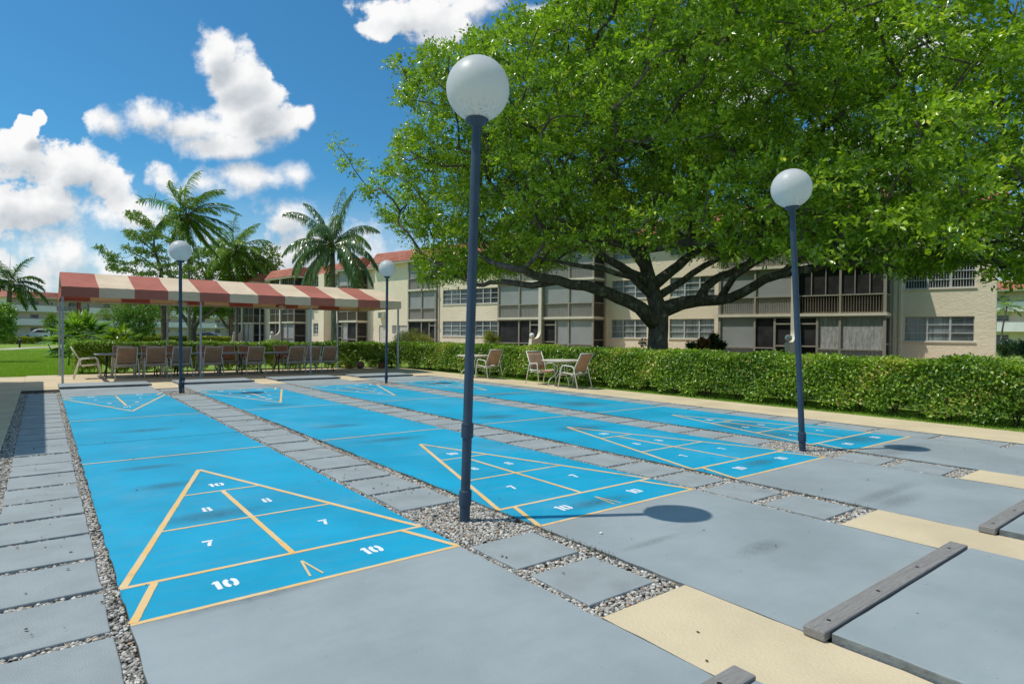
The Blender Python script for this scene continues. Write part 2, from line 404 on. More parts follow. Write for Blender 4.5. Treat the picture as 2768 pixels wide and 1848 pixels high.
# ------------------------------------------------------------------ paving slabs in the gravel strips
PAVERS = []
def paver(x0, x1, y0, y1, label, group):
    b = MB(); cx, cy = (x0+x1)/2, (y0+y1)/2; w, h = (x1-x0)/2, (y1-y0)/2
    P = jag(-w, w, -h, h, .004, .09); b.prism(P, -.055, 0)
    o = b.build('stepping_stone', PAVE, None, bevel=.006); o.location = (cx, cy, random.uniform(-.004, .002)); o.rotation_euler = (random.uniform(-.003, .003), random.uniform(-.004, .004), random.uniform(-.008, .008))
    tag(o, label, 'stepping stone', group); PAVERS.append((x0, x1, y0, y1))
lab0 = ['grey painted square stepping stone in the gravel strip between the walkway and the first court', 'grey painted square stepping stone in the gravel strip between the first and second courts',
        'grey painted square stepping stone in the gravel strip between the second and third courts', 'grey painted square stepping stone in the gravel strip between the third and fourth courts',
        'grey painted square stepping stone in the strip between the fourth court and the sidewalk']
grp = ['stepping stones beside the shaded walkway', 'stepping stones between first and second courts', 'stepping stones between second and third courts', 'stepping stones between third and fourth courts', 'stepping stones beside the sidewalk']
for i in range(-6, 23):
    y = -.045+.583*i; j = random.uniform(-.012, .012)
    if y+.55 < 13.62: paver(-.575, -.072+random.uniform(-.006, .006), y+.035+j, y+.55+j, lab0[0], grp[0])
for s in range(3):
    x0 = s*L+W+.06; x1 = x0+.505
    rows = [(-1.13, -.65), (-.535, -.055)]
    if s == 1: rows = [(-1.15, -.64), (-.53, -.05), (-.01+.05, .475)]
    lampy = (-.05, .92) if s in (0, 2) else None
    y = .93 if s != 1 else .53
    yend = 13.55
    while y+.53 < yend:
        if not (s in (0, 2) and 11.82 < y+.53 and y < 12.36): rows.append((y, y+.53+random.uniform(-.015, .01)))
        y += .592
    for (a, c) in rows:
        j = random.uniform(-.01, .01); paver(x0+j, x1+j, a, c, lab0[s+1], grp[s+1])
y = -7.4
while y < 14.2:
    paver(9.40, 9.90, y, y+.73, lab0[4], grp[4]); y += .80

# ------------------------------------------------------------------ pebbles
def ico(sub=0):
    import bmesh
    bm = bmesh.new(); bmesh.ops.create_icosphere(bm, subdivisions=sub+1, radius=1)
    V = np.array([v.co[:] for v in bm.verts]); F = np.array([[v.index for v in f.verts] for f in bm.faces]); bm.free(); return V, F
def pebbles(pts, rad, V0, F0):
    n = len(pts); nv = len(V0)
    sc = rad[:, None]*np.stack([RNG.uniform(.9, 1.5, n), RNG.uniform(.75, 1.1, n), RNG.uniform(.5, .8, n)], 1)
    ang = RNG.uniform(0, 2*PI, n); tilt = RNG.normal(0, .35, n)
    V = V0[None]*sc[:, None, :]*(1+RNG.normal(0, .09, (n, nv, 1)))
    ct, st = np.cos(tilt)[:, None], np.sin(tilt)[:, None]
    x = V[..., 0]*ct-V[..., 2]*st; z = V[..., 0]*st+V[..., 2]*ct; y = V[..., 1]
    ca, sa = np.cos(ang)[:, None], np.sin(ang)[:, None]
    V = np.stack([x*ca-y*sa, x*sa+y*ca, z], -1)+pts[:, None, :]
    F = (F0[None]+(np.arange(n)*nv)[:, None, None]).reshape(-1, 3)
    return V.reshape(-1, 3), F, np.repeat(RNG.uniform(0, 1, n), nv)
pav = np.array(PAVERS)
def strip_points(x0, x1, y0, y1, dens):
    n = int((x1-x0)*(y1-y0)*dens); p = np.stack([RNG.uniform(x0, x1, n), RNG.uniform(y0, y1, n)], 1)
    keep = np.ones(n, bool); m = .004
    for a, bb_, c, d in pav: keep &= ~((p[:, 0] > a+m) & (p[:, 0] < bb_-m) & (p[:, 1] > c+m) & (p[:, 1] < d-m))
    return p[keep]
near, far = [], []
for (x0, x1, y0, y1) in [(-.70, -.003, -3.8, 13.75)]+[(s*L+W+.003, (s+1)*L-.003, -1.27, 13.57) for s in range(3)]+[(9.352, 9.955, -4, 14.4), (0, W, 5.628, 5.655)]:
    near.append(strip_points(x0, x1, y0, min(y1, 4.2), 6800) if y0 < 4.2 else np.zeros((0, 2)))
    far.append(strip_points(x0, x1, max(y0, 4.2), y1, 3600))
near = np.concatenate(near); far = np.concatenate(far)
def zp(r): return -.024+r*RNG.uniform(.15, 1.0, len(r))
d2 = np.hypot(near[:, 0]-CAM[0], near[:, 1]-CAM[1])
V1, F1 = ico(1); V0, F0 = ico(0)
close = d2 < 6.5
chunks = []
for P, VV, FF, lo, hi in ((near[close], V1, F1, .0042, .0118), (near[~close], V0, F0, .005, .012), (far, V0, F0, .0065, .0135)):
    r = RNG.uniform(lo, hi, len(P)); pts = np.concatenate([P, zp(r)[:, None]], 1)
    chunks.append(pebbles(pts, r, VV, FF))
Vs, Fs, As = [], [], []; o = 0
for V, F, A in chunks: Vs.append(V); Fs.append(F+o); As.append(A); o += len(V)
g = npmesh('gravel', np.concatenate(Vs), np.concatenate(Fs), PEB, None, True, np.concatenate(As))
tag(g, 'loose river pebbles filling the strips around the paving slabs', None, None, 'stuff')
for (x, y, r, lb) in ((2.749, -.384, .013, 'single white pebble lying on the grey near end of the second court'),):
    V, F, A = pebbles(np.array([[x, y, r*.55]]), np.array([r]), V1, F1)
    o = npmesh('stray_pebble', V-np.array([x, y, 0]), F, simple('white_pebble', (.75, .73, .68), .6), None, True, A); o.location = (x, y, 0); tag(o, lb, 'pebble')

# ------------------------------------------------------------------ globe lamps
def make_lamp(upper):
    t = thing('globe_lamp', '', 'lamp')
    b = MB(); b.tube([(0,0,-.15),(0,0,.16)], .039, 20); b.tube([(0,0,.16),(0,0,2.95)], .0355, 20); b.build('pole', NAVY, t, True, angle=40)
    b = MB(); b.lathe([(.0365,.10),(.0455,.105),(.047,.12),(.047,.20),(.0455,.212),(.0365,.217)], 24); b.build('coupling', COLLAR, t, True, angle=40)
    if upper:
        b = MB(); b.lathe([(.0365,.605),(.045,.61),(.0455,.62),(.0455,.70),(.0445,.712),(.0365,.716)], 24); b.build('coupling', COLLAR, t, True, angle=40)
    b = MB(); b.lathe([(.036,2.93),(.05,2.945),(.085,2.968),(.088,2.985),(.080,2.992)], 28); b.build('fitter', NAVY, t, True, angle=40)
    b = MB(); prof = []
    R_, cz = .236, 3.212; zb = 2.988
    a0 = math.asin((zb-cz)/R_)
    for i in range(29):
        a = a0+(PI/2-a0)*i/28; prof.append((max(.001, R_*math.cos(a)), cz+R_*math.sin(a)))
    b.lathe(prof, 48); b.build('globe', GLOBE, t, True)
    return t
lamps = [((2.171,.459),(.08,-.01),'tallest looking navy globe lamp in the gravel patch between the first two courts'),
         ((7.071,.381),(-.11,.13),'leaning navy globe lamp in the gravel between the third and fourth courts before the tree'),
         ((2.164,12.154),(-.01,.05),'navy globe lamp at the far end of the first court in front of the canopy'),
         ((7.341,12.363),(.02,.03),'navy globe lamp before the hedge corner, at the cream end of the canopy')]
for i, ((x, y), (dx, dy), lb) in enumerate(lamps):
    t = make_lamp(i == 0); t.location = (x, y, 0); t.rotation_euler = (-dy/3.2, dx/3.2, 0); tag(t, lb, 'lamp', 'globe lamps around the courts')
    if i == 2:
        b = MB(); b.tube([(.055, -.03, -.05), (.055, -.03, .22), (.06, -.02, .30)], .016, 8); b.box((.06, -.02, .31), (.05, .04, .07)); b.build('power_outlet', COLLAR, t)

# ------------------------------------------------------------------ striped canopy
def fabric(name, col, tcol, k=.4):
    t = NT(name); co = t.co(True)
    c = t.mix(t.ramp(t.noise(co, 1.1, 4), .3, .7), scale_col(col, .9), scale_col(col, 1.05))
    w = t.noise(t.mapping(co, (160, 160, 160)), 1, 2)
    nb = t.bump(t.math('ADD', w, t.math('MULTIPLY', t.noise(t.mapping(co, (1.2, 9, 9)), 1.5, 3), 6)), .5, .006)
    p = t.bsdf(c, .8, .15, 0, nb)
    tr = t.n('ShaderNodeBsdfTranslucent'); tr.inputs[0].default_value = tcol
    m = t.n('ShaderNodeMixShader'); m.inputs[0].default_value = k
    t.l(p.outputs[0], m.inputs[1]); t.l(tr.outputs[0], m.inputs[2]); t.l(m.outputs[0], t.out.inputs[0]); return t.mat
RED = fabric('canopy_red', (.60,.225,.165,1), (.60,.09,.03,1), .30); CREAM = fabric('canopy_cream', (.90,.76,.56,1), (.85,.55,.26,1), .30)
ALU = simple('aluminium_post', (.36,.41,.44), .45, .4, .15, 8); PIPE = simple('galvanised_pipe', (.42,.42,.40), .5, .4, .2, 10)
can = thing('striped_canopy', 'long gabled canopy of red and cream striped canvas on slim metal posts', 'canopy', (4.96, 18.2, 0))
X0, X1, YF, YB, YR, ZE, ZV, ZR = .07, 9.85, 16.35, 20.05, 18.2, 2.535, 2.275, 3.045
def cl(p): return (p[0]-4.96, p[1]-18.2, p[2])
b = MB(); ns = 12; sub = 5; sv = 6
for i in range(ns):
    b.cur = i % 2
    for j in range(sub):
        xa = X0+(X1-X0)*(i+j/sub)/ns; xb = X0+(X1-X0)*(i+(j+1)/sub)/ns
        sag = lambda x, v: -.034*math.sin(PI*v)*(0.3+.7*abs(math.sin(PI*(x-X0)/1.63)))+.006*math.sin(11*x+5*v)*math.sin(PI*v)+.005*math.sin(23*x-9*v)*v
        for (ye, sg) in ((YF, 1), (YB, -1)):
            for q in range(sv):
                v0, v1 = q/sv, (q+1)/sv
                P = lambda x, v: cl((x, YR+(ye-YR)*v, ZR+(ZE-ZR)*v+sag(x, v)))
                f = [P(xa, v0), P(xa, v1), P(xb, v1), P(xb, v0)]
                b.add(f if sg > 0 else f[::-1], [(0,1,2,3)])
            e = .012*math.sin(xa*9); e2 = .012*math.sin(xb*9)
            f = [cl((xa, ye, ZE)), cl((xa, ye-sg*e*.6, ZV)), cl((xb, ye-sg*e2*.6, ZV)), cl((xb, ye, ZE))]
            b.add(f if sg > 0 else f[::-1], [(0,1,2,3)])
for (xe, i, sg) in ((X0, 0, -1), (X1, ns-1, 1)):
    b.cur = i % 2
    b.add([cl((xe, YF, ZV)), cl((xe, YB, ZV)), cl((xe, YB, ZE)), cl((xe, YF, ZE))], [(0,1,2,3) if sg > 0 else (3,2,1,0)])
fab = b.build('canvas', [RED, CREAM], can)
so = fab.modifiers.new('solid', 'SOLIDIFY'); so.thickness = .004; so.offset = 1
b = MB()
for (y, z) in ((YF+.035, ZE-.035), (YB-.035, ZE-.035), (YR, ZR-.06), (YF+.035, ZV+.03), (YB-.035, ZV+.03)): b.tube([cl((X0+.02, y, z)), cl((X1-.02, y, z))], .017, 8)
for x in np.linspace(X0+.03, X1-.03, 7):
    for ye in (YF, YB): b.tube([cl((x, YR, ZR-.07)), cl((x, ye+(.04 if ye == YF else -.04), ZE-.06))], .015, 8)
    b.tube([cl((x, YF, ZE-.06)), cl((x, YB, ZE-.06))], .015, 8)
    for ye in (YF+.04, YB-.04): b.tube([cl((x, ye, ZE-.05)), cl((x, ye, ZV+.03))], .010, 6)
b.build('frame', PIPE, can, True)
for (x, y) in [(.10, 16.40), (3.37, 16.44), (6.63, 16.44), (9.76, 16.40)]+[(.10, 19.98), (3.03, 20.0), (6.01, 20.0), (8.96, 20.0)]:
    b = MB(); c = cl((x, y, 0)); b.box((c[0], c[1], 1.16), (.05, .05, 2.32)); b.box((c[0], c[1], .006), (.12, .12, .012)); b.build('post', ALU, can, bevel=.004)
FANW = simple('fan_white', (.72,.70,.62), .5)
for i, (fx, nm) in enumerate(((3.21, 'lawn side'), (6.25, 'hedge corner'))):
    t = thing('ceiling_fan', f'cream ceiling fan hanging under the {nm} half of the striped canopy', 'fan', (fx, 18.2, 0), .3+i, 'ceiling fans under the canopy')
    b = MB(); b.tube([(0,0,2.3),(0,0,3.0)], .013, 8); b.build('downrod', FANW, t)
    b = MB(); b.lathe([(.03,2.16),(.10,2.18),(.115,2.22),(.115,2.28),(.07,2.33),(.02,2.34)], 20); b.build('motor', FANW, t, True)
    for k in range(5):
        b = MB(); a = 2*PI*k/5; R3 = Matrix.Rotation(a, 3, 'Z')@Matrix.Rotation(.2, 3, 'X')
        b.box(tuple(R3@Vector((.40, 0, 0))+Vector((0,0,2.215))), (.52, .13, .008), R=R3); b.build('blade', FANW, t, bevel=.003)

# ------------------------------------------------------------------ patio chairs and tables
CREAMM = simple('cream_powder_coat', (.80,.76,.65), .4, .45, .06, 8)
def sling_mat(name, col):
    t = NT(name); co = t.co(False)
    w1 = t.n('ShaderNodeTexWave', wave_type='BANDS', bands_direction='X'); t.l(co, w1.inputs[0]); w1.inputs['Scale'].default_value = 90
    w2 = t.n('ShaderNodeTexWave', wave_type='BANDS', bands_direction='Z'); t.l(co, w2.inputs[0]); w2.inputs['Scale'].default_value = 90
    h = t.math('MULTIPLY', w1.outputs['Fac'], w2.outputs['Fac'])
    c = t.mix(t.ramp(t.noise(co, 7, 4), .3, .7), scale_col(col, .85), scale_col(col, 1.1)); c = t.mix(t.math('MULTIPLY', h, .35), c, scale_col(col, .5))
    p = t.bsdf(c, .7, .2)
    tr = t.n('ShaderNodeBsdfTranslucent'); tr.inputs[0].default_value = scale_col(col, 1.2)
    m = t.n('ShaderNodeMixShader'); m.inputs[0].default_value = .3
    t.l(p.outputs[0], m.inputs[1]); t.l(tr.outputs[0], m.inputs[2]); t.l(m.outputs[0], t.out.inputs[0]); return t.mat
SLING = sling_mat('brown_sling', (.55,.36,.235,1)); SLINGG = sling_mat('taupe_sling', (.46,.39,.33,1))
def arcpts(P, r=.06, n=5):
    out = [np.array(P[0], float)]
    for i in range(1, len(P)-1):
        a, b_, c = (np.array(q, float) for q in P[i-1:i+2])
        u, v = (a-b_), (c-b_); r1 = min(r, np.linalg.norm(u)*.45, np.linalg.norm(v)*.45)
        p0 = b_+u/np.linalg.norm(u)*r1; p1 = b_+v/np.linalg.norm(v)*r1
        for k in range(n+1):
            t = k/n; out.append((1-t)**2*p0+2*t*(1-t)*b_+t*t*p1)
    out.append(np.array(P[-1], float)); return out
def make_chair(sl):
    t = thing('patio_chair', '', 'chair')
    for s in (-1, 1):
        x = s*.285
        b = MB(); b.tube(arcpts([(s*.30, -.37, 0), (x, -.215, .575), (x-s*.004, .19, .605), (s*.295, .30, 0)], .075), .0145, 8); b.build('side_frame', CREAMM, t, True)
        b = MB(); xx = s*.25
        b.tube(arcpts([(xx, -.43, .915), (xx, -.215, .53), (xx, -.20, .375), (xx, .20, .415), (xx, .28, .36)], .09), .0135, 8); b.build('seat_rail', CREAMM, t, True)
    for (q0, q1, q2, q3) in ((.25, -.43, .915, .0135), (.285, -.245, .40, .0155), (.285, .225, .345, .0125), (.285, -.14, .345, .0125)):
        b = MB(); b.tube([(-q0, q1, q2), (q0, q1, q2)], q3, 8); b.build('cross_bar', CREAMM, t, True)
    def slingmesh(P, sagd):
        b = MB(); m = 7; V = []; F = []; pts = arcpts(P, .05, 3)
        for i, p in enumerate(pts):
            for k in range(m):
                u = k/(m-1); sg = math.sin(PI*u)*math.sin(PI*i/(len(pts)-1))*sagd
                V.append((-.245+.49*u, p[1]+sg[0] if hasattr(sg, '__len__') else p[1]+sg*0, p[2]-sg))
        for i in range(len(pts)-1):
            for k in range(m-1): F.append((i*m+k, i*m+k+1, (i+1)*m+k+1, (i+1)*m+k))
        b.add(V, F); return b
    o = slingmesh([(0, -.43, .91), (0, -.345, .765), (0, -.285, .655), (0, -.215, .53), (0, -.205, .44)], .0).build('back_sling', sl, t, True)
    m = o.modifiers.new('solid', 'SOLIDIFY'); m.thickness = .004
    o = slingmesh([(0, -.205, .385), (0, -.05, .39), (0, .1, .402), (0, .20, .41), (0, .275, .365)], .022).build('seat_sling', sl, t, True)
    m = o.modifiers.new('solid', 'SOLIDIFY'); m.thickness = .004
    return t
chair = make_chair(SLING); chairg = make_chair(SLINGG); index_kids(chair); index_kids(chairg)
ordn = ['first', 'second', 'third', 'fourth', 'fifth', 'sixth', 'seventh', 'eighth']
first = {'a': True, 'b': True}
def place(x, y, rz, label, group, grey=False):
    k = 'b' if grey else 'a'; src = chairg if grey else chair
    if first[k]:
        first[k] = False; src.location = (x, y, 0); src.rotation_euler = (0, 0, rz); tag(src, label, 'chair', group); return src
    return dup(src, (x, y, 0), rz, label, group)
for i, x in enumerate((1.635, 2.40, 3.05, 3.95, 5.24, 6.57, 7.135, 7.725)):
    lb = f'brown sling chair with its back to the courts, {ordn[i]} from the lawn end'
    if i == 2: lb = 'greyish sling patio chair beside the lamp pole, its back to the courts'
    place(x, 17.90+random.uniform(-.03, .03), [ .02, -.05, .06, 0, -.02, -.03, .02, 0][i], lb, 'chairs with their backs to the courts', i == 2)
for i, x in enumerate((1.66, 2.44, 2.99, 4.02, 4.69, 5.33, 6.56, 7.33)):
    place(x, 18.88+random.uniform(-.03, .03), PI+random.uniform(-.06, .06), f'brown sling chair behind the tables facing the courts, {ordn[i]} from the lawn end', 'chairs facing the courts behind the tables')
place(.76, 18.22, -PI/2, 'cream framed sling chair seen from the side at the lawn end of the tables', 'chairs around the tables')
place(10.73, 8.30, .12, 'brown sling chair at the round table by the hedge, its back turned to the courts', 'chairs at the round tables')
place(10.83, 9.72, PI-.12, 'sling chair across the round table with its seat turned towards the courts', 'chairs at the round tables')
place(10.87, 12.38, .05, 'brown sling chair at the round table that the tallest lamp pole hides', 'chairs at the round tables')
TOPG = simple('table_top_grey', (.40,.385,.35), .45, .35, .1, 3); TOPC = simple('table_top_cream', (.72,.66,.54), .4, .4, .08, 3); BLK = simple('black_metal', (.02,.02,.022), .5, .4)
for i, (x0, x1) in enumerate(((.90, 2.74), (2.76, 4.64), (4.66, 5.83), (5.85, 8.32))):
    t = thing('rectangular_table', ['grey topped patio table at the lawn end of the row under the canopy', 'grey topped patio table, second from the lawn end under the canopy', 'short grey topped patio table, shortest of the row under the canopy', 'long grey topped patio table at the hedge corner end of the row'][i], 'table', ((x0+x1)/2, 18.38, 0), 0, 'tables in a row under the canopy')
    w = x1-x0; b = MB(); b.bb(-w/2, w/2, -.41, .41, .672, .712); b.build('tabletop', TOPG, t, bevel=.014)
    for s in (-1, 1):
        for q in (-1, 1):
            b = MB(); b.tube([(s*(w/2-.26), q*.31, 0), (s*(w/2-.30), q*.10, .35), (s*(w/2-.30), q*.22, .67)], .017, 8); b.build('leg', BLK, t, True)
for (x, y, r, lb) in ((10.93, 8.98, .56, 'round cream patio table between two sling chairs in front of the hedge'), (10.80, 13.12, .52, 'round cream patio table partly hidden by the tallest lamp pole')):
    t = thing('round_table', lb, 'table', (x, y, 0), .5, 'round tables by the hedge')
    b = MB(); b.lathe([(.02,.676),(r-.03,.676),(r,.686),(r+.004,.70),(r-.004,.714),(.02,.716)], 48); b.build('tabletop', TOPC, t, True, angle=35)
    for k in range(4):
        a = PI/4+k*PI/2; c, s = math.cos(a), math.sin(a)
        b = MB(); b.tube(arcpts([(c*.42, s*.42, 0), (c*.40, s*.40, .16), (c*.16, s*.16, .36), (c*.13, s*.13, .52), (c*.33, s*.33, .675)], .05), .013, 8); b.build('leg', CREAMM, t, True)
    b = MB(); b.tube([(r*.75*math.cos(2*PI*i/16), r*.75*math.sin(2*PI*i/16), .665) for i in range(17)], .010, 6, cap=False); b.build('apron_ring', CREAMM, t, True)
# ------------------------------------------------------------------ foliage helpers
def unit(v): return v/(np.linalg.norm(v, axis=-1, keepdims=True)+1e-9)
def leaves(name, P, D, N, size, width, mat, parent=None, fold=.35, rnd=None):
    """folded two-face leaves: P base, D direction, N rough normal"""
    n = len(P); D = unit(D); S = unit(np.cross(D, N)); N = np.cross(S, D)
    size = np.asarray(size)[:, None] if np.ndim(size) else np.full((n, 1), size)
    w = size*width
    mid = P+D*size*.5; lft = mid-S*w*.5+N*w*.5*fold; rgt = mid+S*w*.5+N*w*.5*fold; tip = P+D*size-N*size*.08
    V = np.stack([P, rgt, tip, lft], 1).reshape(-1, 3)
    b = (np.arange(n)*4)[:, None]
    F = np.concatenate([b+np.array([[0, 1, 2]]), b+np.array([[0, 2, 3]])], 0)
    rnd = RNG.uniform(0, 1, n) if rnd is None else rnd
    return npmesh(name, V, F, mat, parent, False, np.repeat(rnd, 4))
def rdir(n, up=0.):
    v = RNG.normal(0, 1, (n, 3)); v = unit(v); v[:, 2] += up; return unit(v)
BARK = None
def bark_mat(name, a, b_, c3, sc=9):
    t = NT(name); co = t.co(True)
    c = t.mix(t.ramp(t.noise(t.mapping(co, (1, 1, .35)), sc, 6, .65), .3, .7), c4(a), c4(b_))
    c = t.mix(t.math('MULTIPLY', t.ramp(t.noise(co, 2.6, 5, .7), .55, .68), .8), c, c4(c3))
    t.bsdf(c, .85, .2, 0, t.bump(t.noise(t.mapping(co, (1, 1, .3)), 14, 6, .7), .9, .05)); return t.mat
BARK = bark_mat('grey_brown_bark', (.075,.062,.052), (.20,.17,.14), (.40,.37,.32))
BARKP = bark_mat('palm_bark', (.14,.12,.095), (.26,.235,.20), (.33,.31,.27), 5)
BARKT = bark_mat('brown_bark', (.07,.05,.035), (.15,.11,.08), (.2,.17,.13))

def grow(name, chains, tips, parent, mat, rtip=.012, expo=2.15, bf=.28, step=.7, wob=.10, nmin=4, droop=.0):
    """branches: given limb chains [(pts, radii)], reach every tip from the nearest point of what has grown so far"""
    P, par, rmin, plen = [], [], [], []
    def addn(p, pa, r):
        P.append(np.array(p, float)); par.append(pa); rmin.append(r)
        plen.append(0 if pa < 0 else plen[pa]+np.linalg.norm(P[-1]-P[pa])); return len(P)-1
    for pts, rr in chains:
        pts = [np.array(p, float) for p in pts]
        if not P: cur = addn(pts[0], -1, rr[0])
        else:
            d = np.linalg.norm(np.array(P)-pts[0], axis=1); cur = int(d.argmin())
        for i in range(1, len(pts)):
            m = max(1, int(np.linalg.norm(pts[i]-pts[i-1])/.5))
            for k in range(1, m+1):
                u = k/m; q = pts[i-1]*(1-u)+pts[i]*u
                if k < m: q = q+RNG.normal(0, .03, 3)
                cur = addn(q, cur, rr[i-1]*(1-u)+rr[i]*u)
    A = np.zeros((60000, 3)); n0 = len(P); A[:n0] = P; PL = np.zeros(60000); PL[:n0] = plen
    d0 = np.array([np.min(np.linalg.norm(A[:n0]-t, axis=1)) for t in tips]); leafn = []
    for ti in np.argsort(d0):
        t = tips[ti]; n = len(P); d = np.linalg.norm(A[:n]-t, axis=1)
        j = int((d+bf*PL[:n]).argmin()); m = max(2, int(d[j]/step)); s = P[j]; cur = j
        off = RNG.normal(0, wob, 3)*d[j]; off[2] += droop*d[j]
        for k in range(1, m+1):
            u = k/m; q = s*(1-u)+t*u+off*math.sin(PI*u)+RNG.normal(0, .035, 3)*(k < m)
            cur = addn(q, cur, 0); A[cur] = q; PL[cur] = plen[cur]
        leafn.append(cur)
    n = len(P); cnt = np.zeros(n)
    for i in leafn: cnt[i] += 1
    for i in range(n-1, 0, -1):
        if par[i] >= 0: cnt[par[i]] += cnt[i]
    rad = rtip*np.maximum(cnt, .6)**(1/expo); rm = np.array(rmin); rad = np.where(rm > 0, np.maximum(rm, np.minimum(rad, rm*1.08)), rad)
    kids = [[] for _ in range(n)]
    for i in range(1, n): kids[par[i]].append(i)
    b = MB(); stack = [(0, None)]
    while stack:
        i, pp = stack.pop(); ch = []; rr = []
        if pp is not None: ch.append(P[pp]); rr.append(min(rad[pp], rad[i]*1.25))
        while True:
            ch.append(P[i]); rr.append(rad[i])
            if not kids[i]: break
            ks = sorted(kids[i], key=lambda q: -rad[q])
            for q in ks[1:]: stack.append((q, i))
            i = ks[0]
        if len(ch) > 1: b.tube(ch, rr, 12 if rr[0] > .15 else 8 if rr[0] > .06 else nmin if rr[0] < .025 else 5, cap=True)
    return b.build(name, mat, parent, True)
def inpoly(x, y, poly):
    r = np.zeros(len(x), bool); n = len(poly)
    for i in range(n):
        x0, y0 = poly[i]; x1, y1 = poly[(i+1) % n]
        c = ((y0 > y) != (y1 > y)) & (x < (x1-x0)*(y-y0)/((y1-y0)+1e-9)+x0); r ^= c
    return r
def thin(P, dmin):
    out = []; cell = {}
    for p in P:
        k = tuple((p//dmin).astype(int)); ok = True
        for dx in (-1, 0, 1):
            for dy in (-1, 0, 1):
                for dz in (-1, 0, 1):
                    for q in cell.get((k[0]+dx, k[1]+dy, k[2]+dz), ()):
                        if (q-p)@(q-p) < dmin*dmin: ok = False; break
        if ok: out.append(p); cell.setdefault(k, []).append(p)
    return np.array(out)
def clump_leaves(tips, ntw, nlf, rad, lsize, center=None, up=.5, flat=.75, tilt=.9):
    """leaf sprays: ntw twigs of nlf leaves round every tip"""
    n = len(tips); T = np.repeat(tips, ntw, 0)
    d = rdir(n*ntw, .25); d[:, 2] *= flat
    if center is not None: d = d+.45*unit(T-center)
    d = unit(d); ln = RNG.uniform(.35, 1., n*ntw)**.6*rad
    u = np.linspace(.35, 1.0, nlf)[None]*ln[:, None]
    base = T[:, None]+d[:, None]*u[..., None]; base[..., 2] -= .10*(u/rad)**2*rad
    base = base.reshape(-1, 3)+RNG.normal(0, .03, (n*ntw*nlf, 3)); dd = np.repeat(d, nlf, 0)
    D = unit(dd*.7+rdir(len(base), -.05)*tilt); N = unit(rdir(len(base), 0)*.75+np.array([0, 0, up]))
    shade = np.repeat(RNG.uniform(0, 1, n*ntw), nlf)*.6+RNG.uniform(0, .4, len(base))
    return base, D, N, lsize*RNG.uniform(.7, 1.2, len(base)), shade

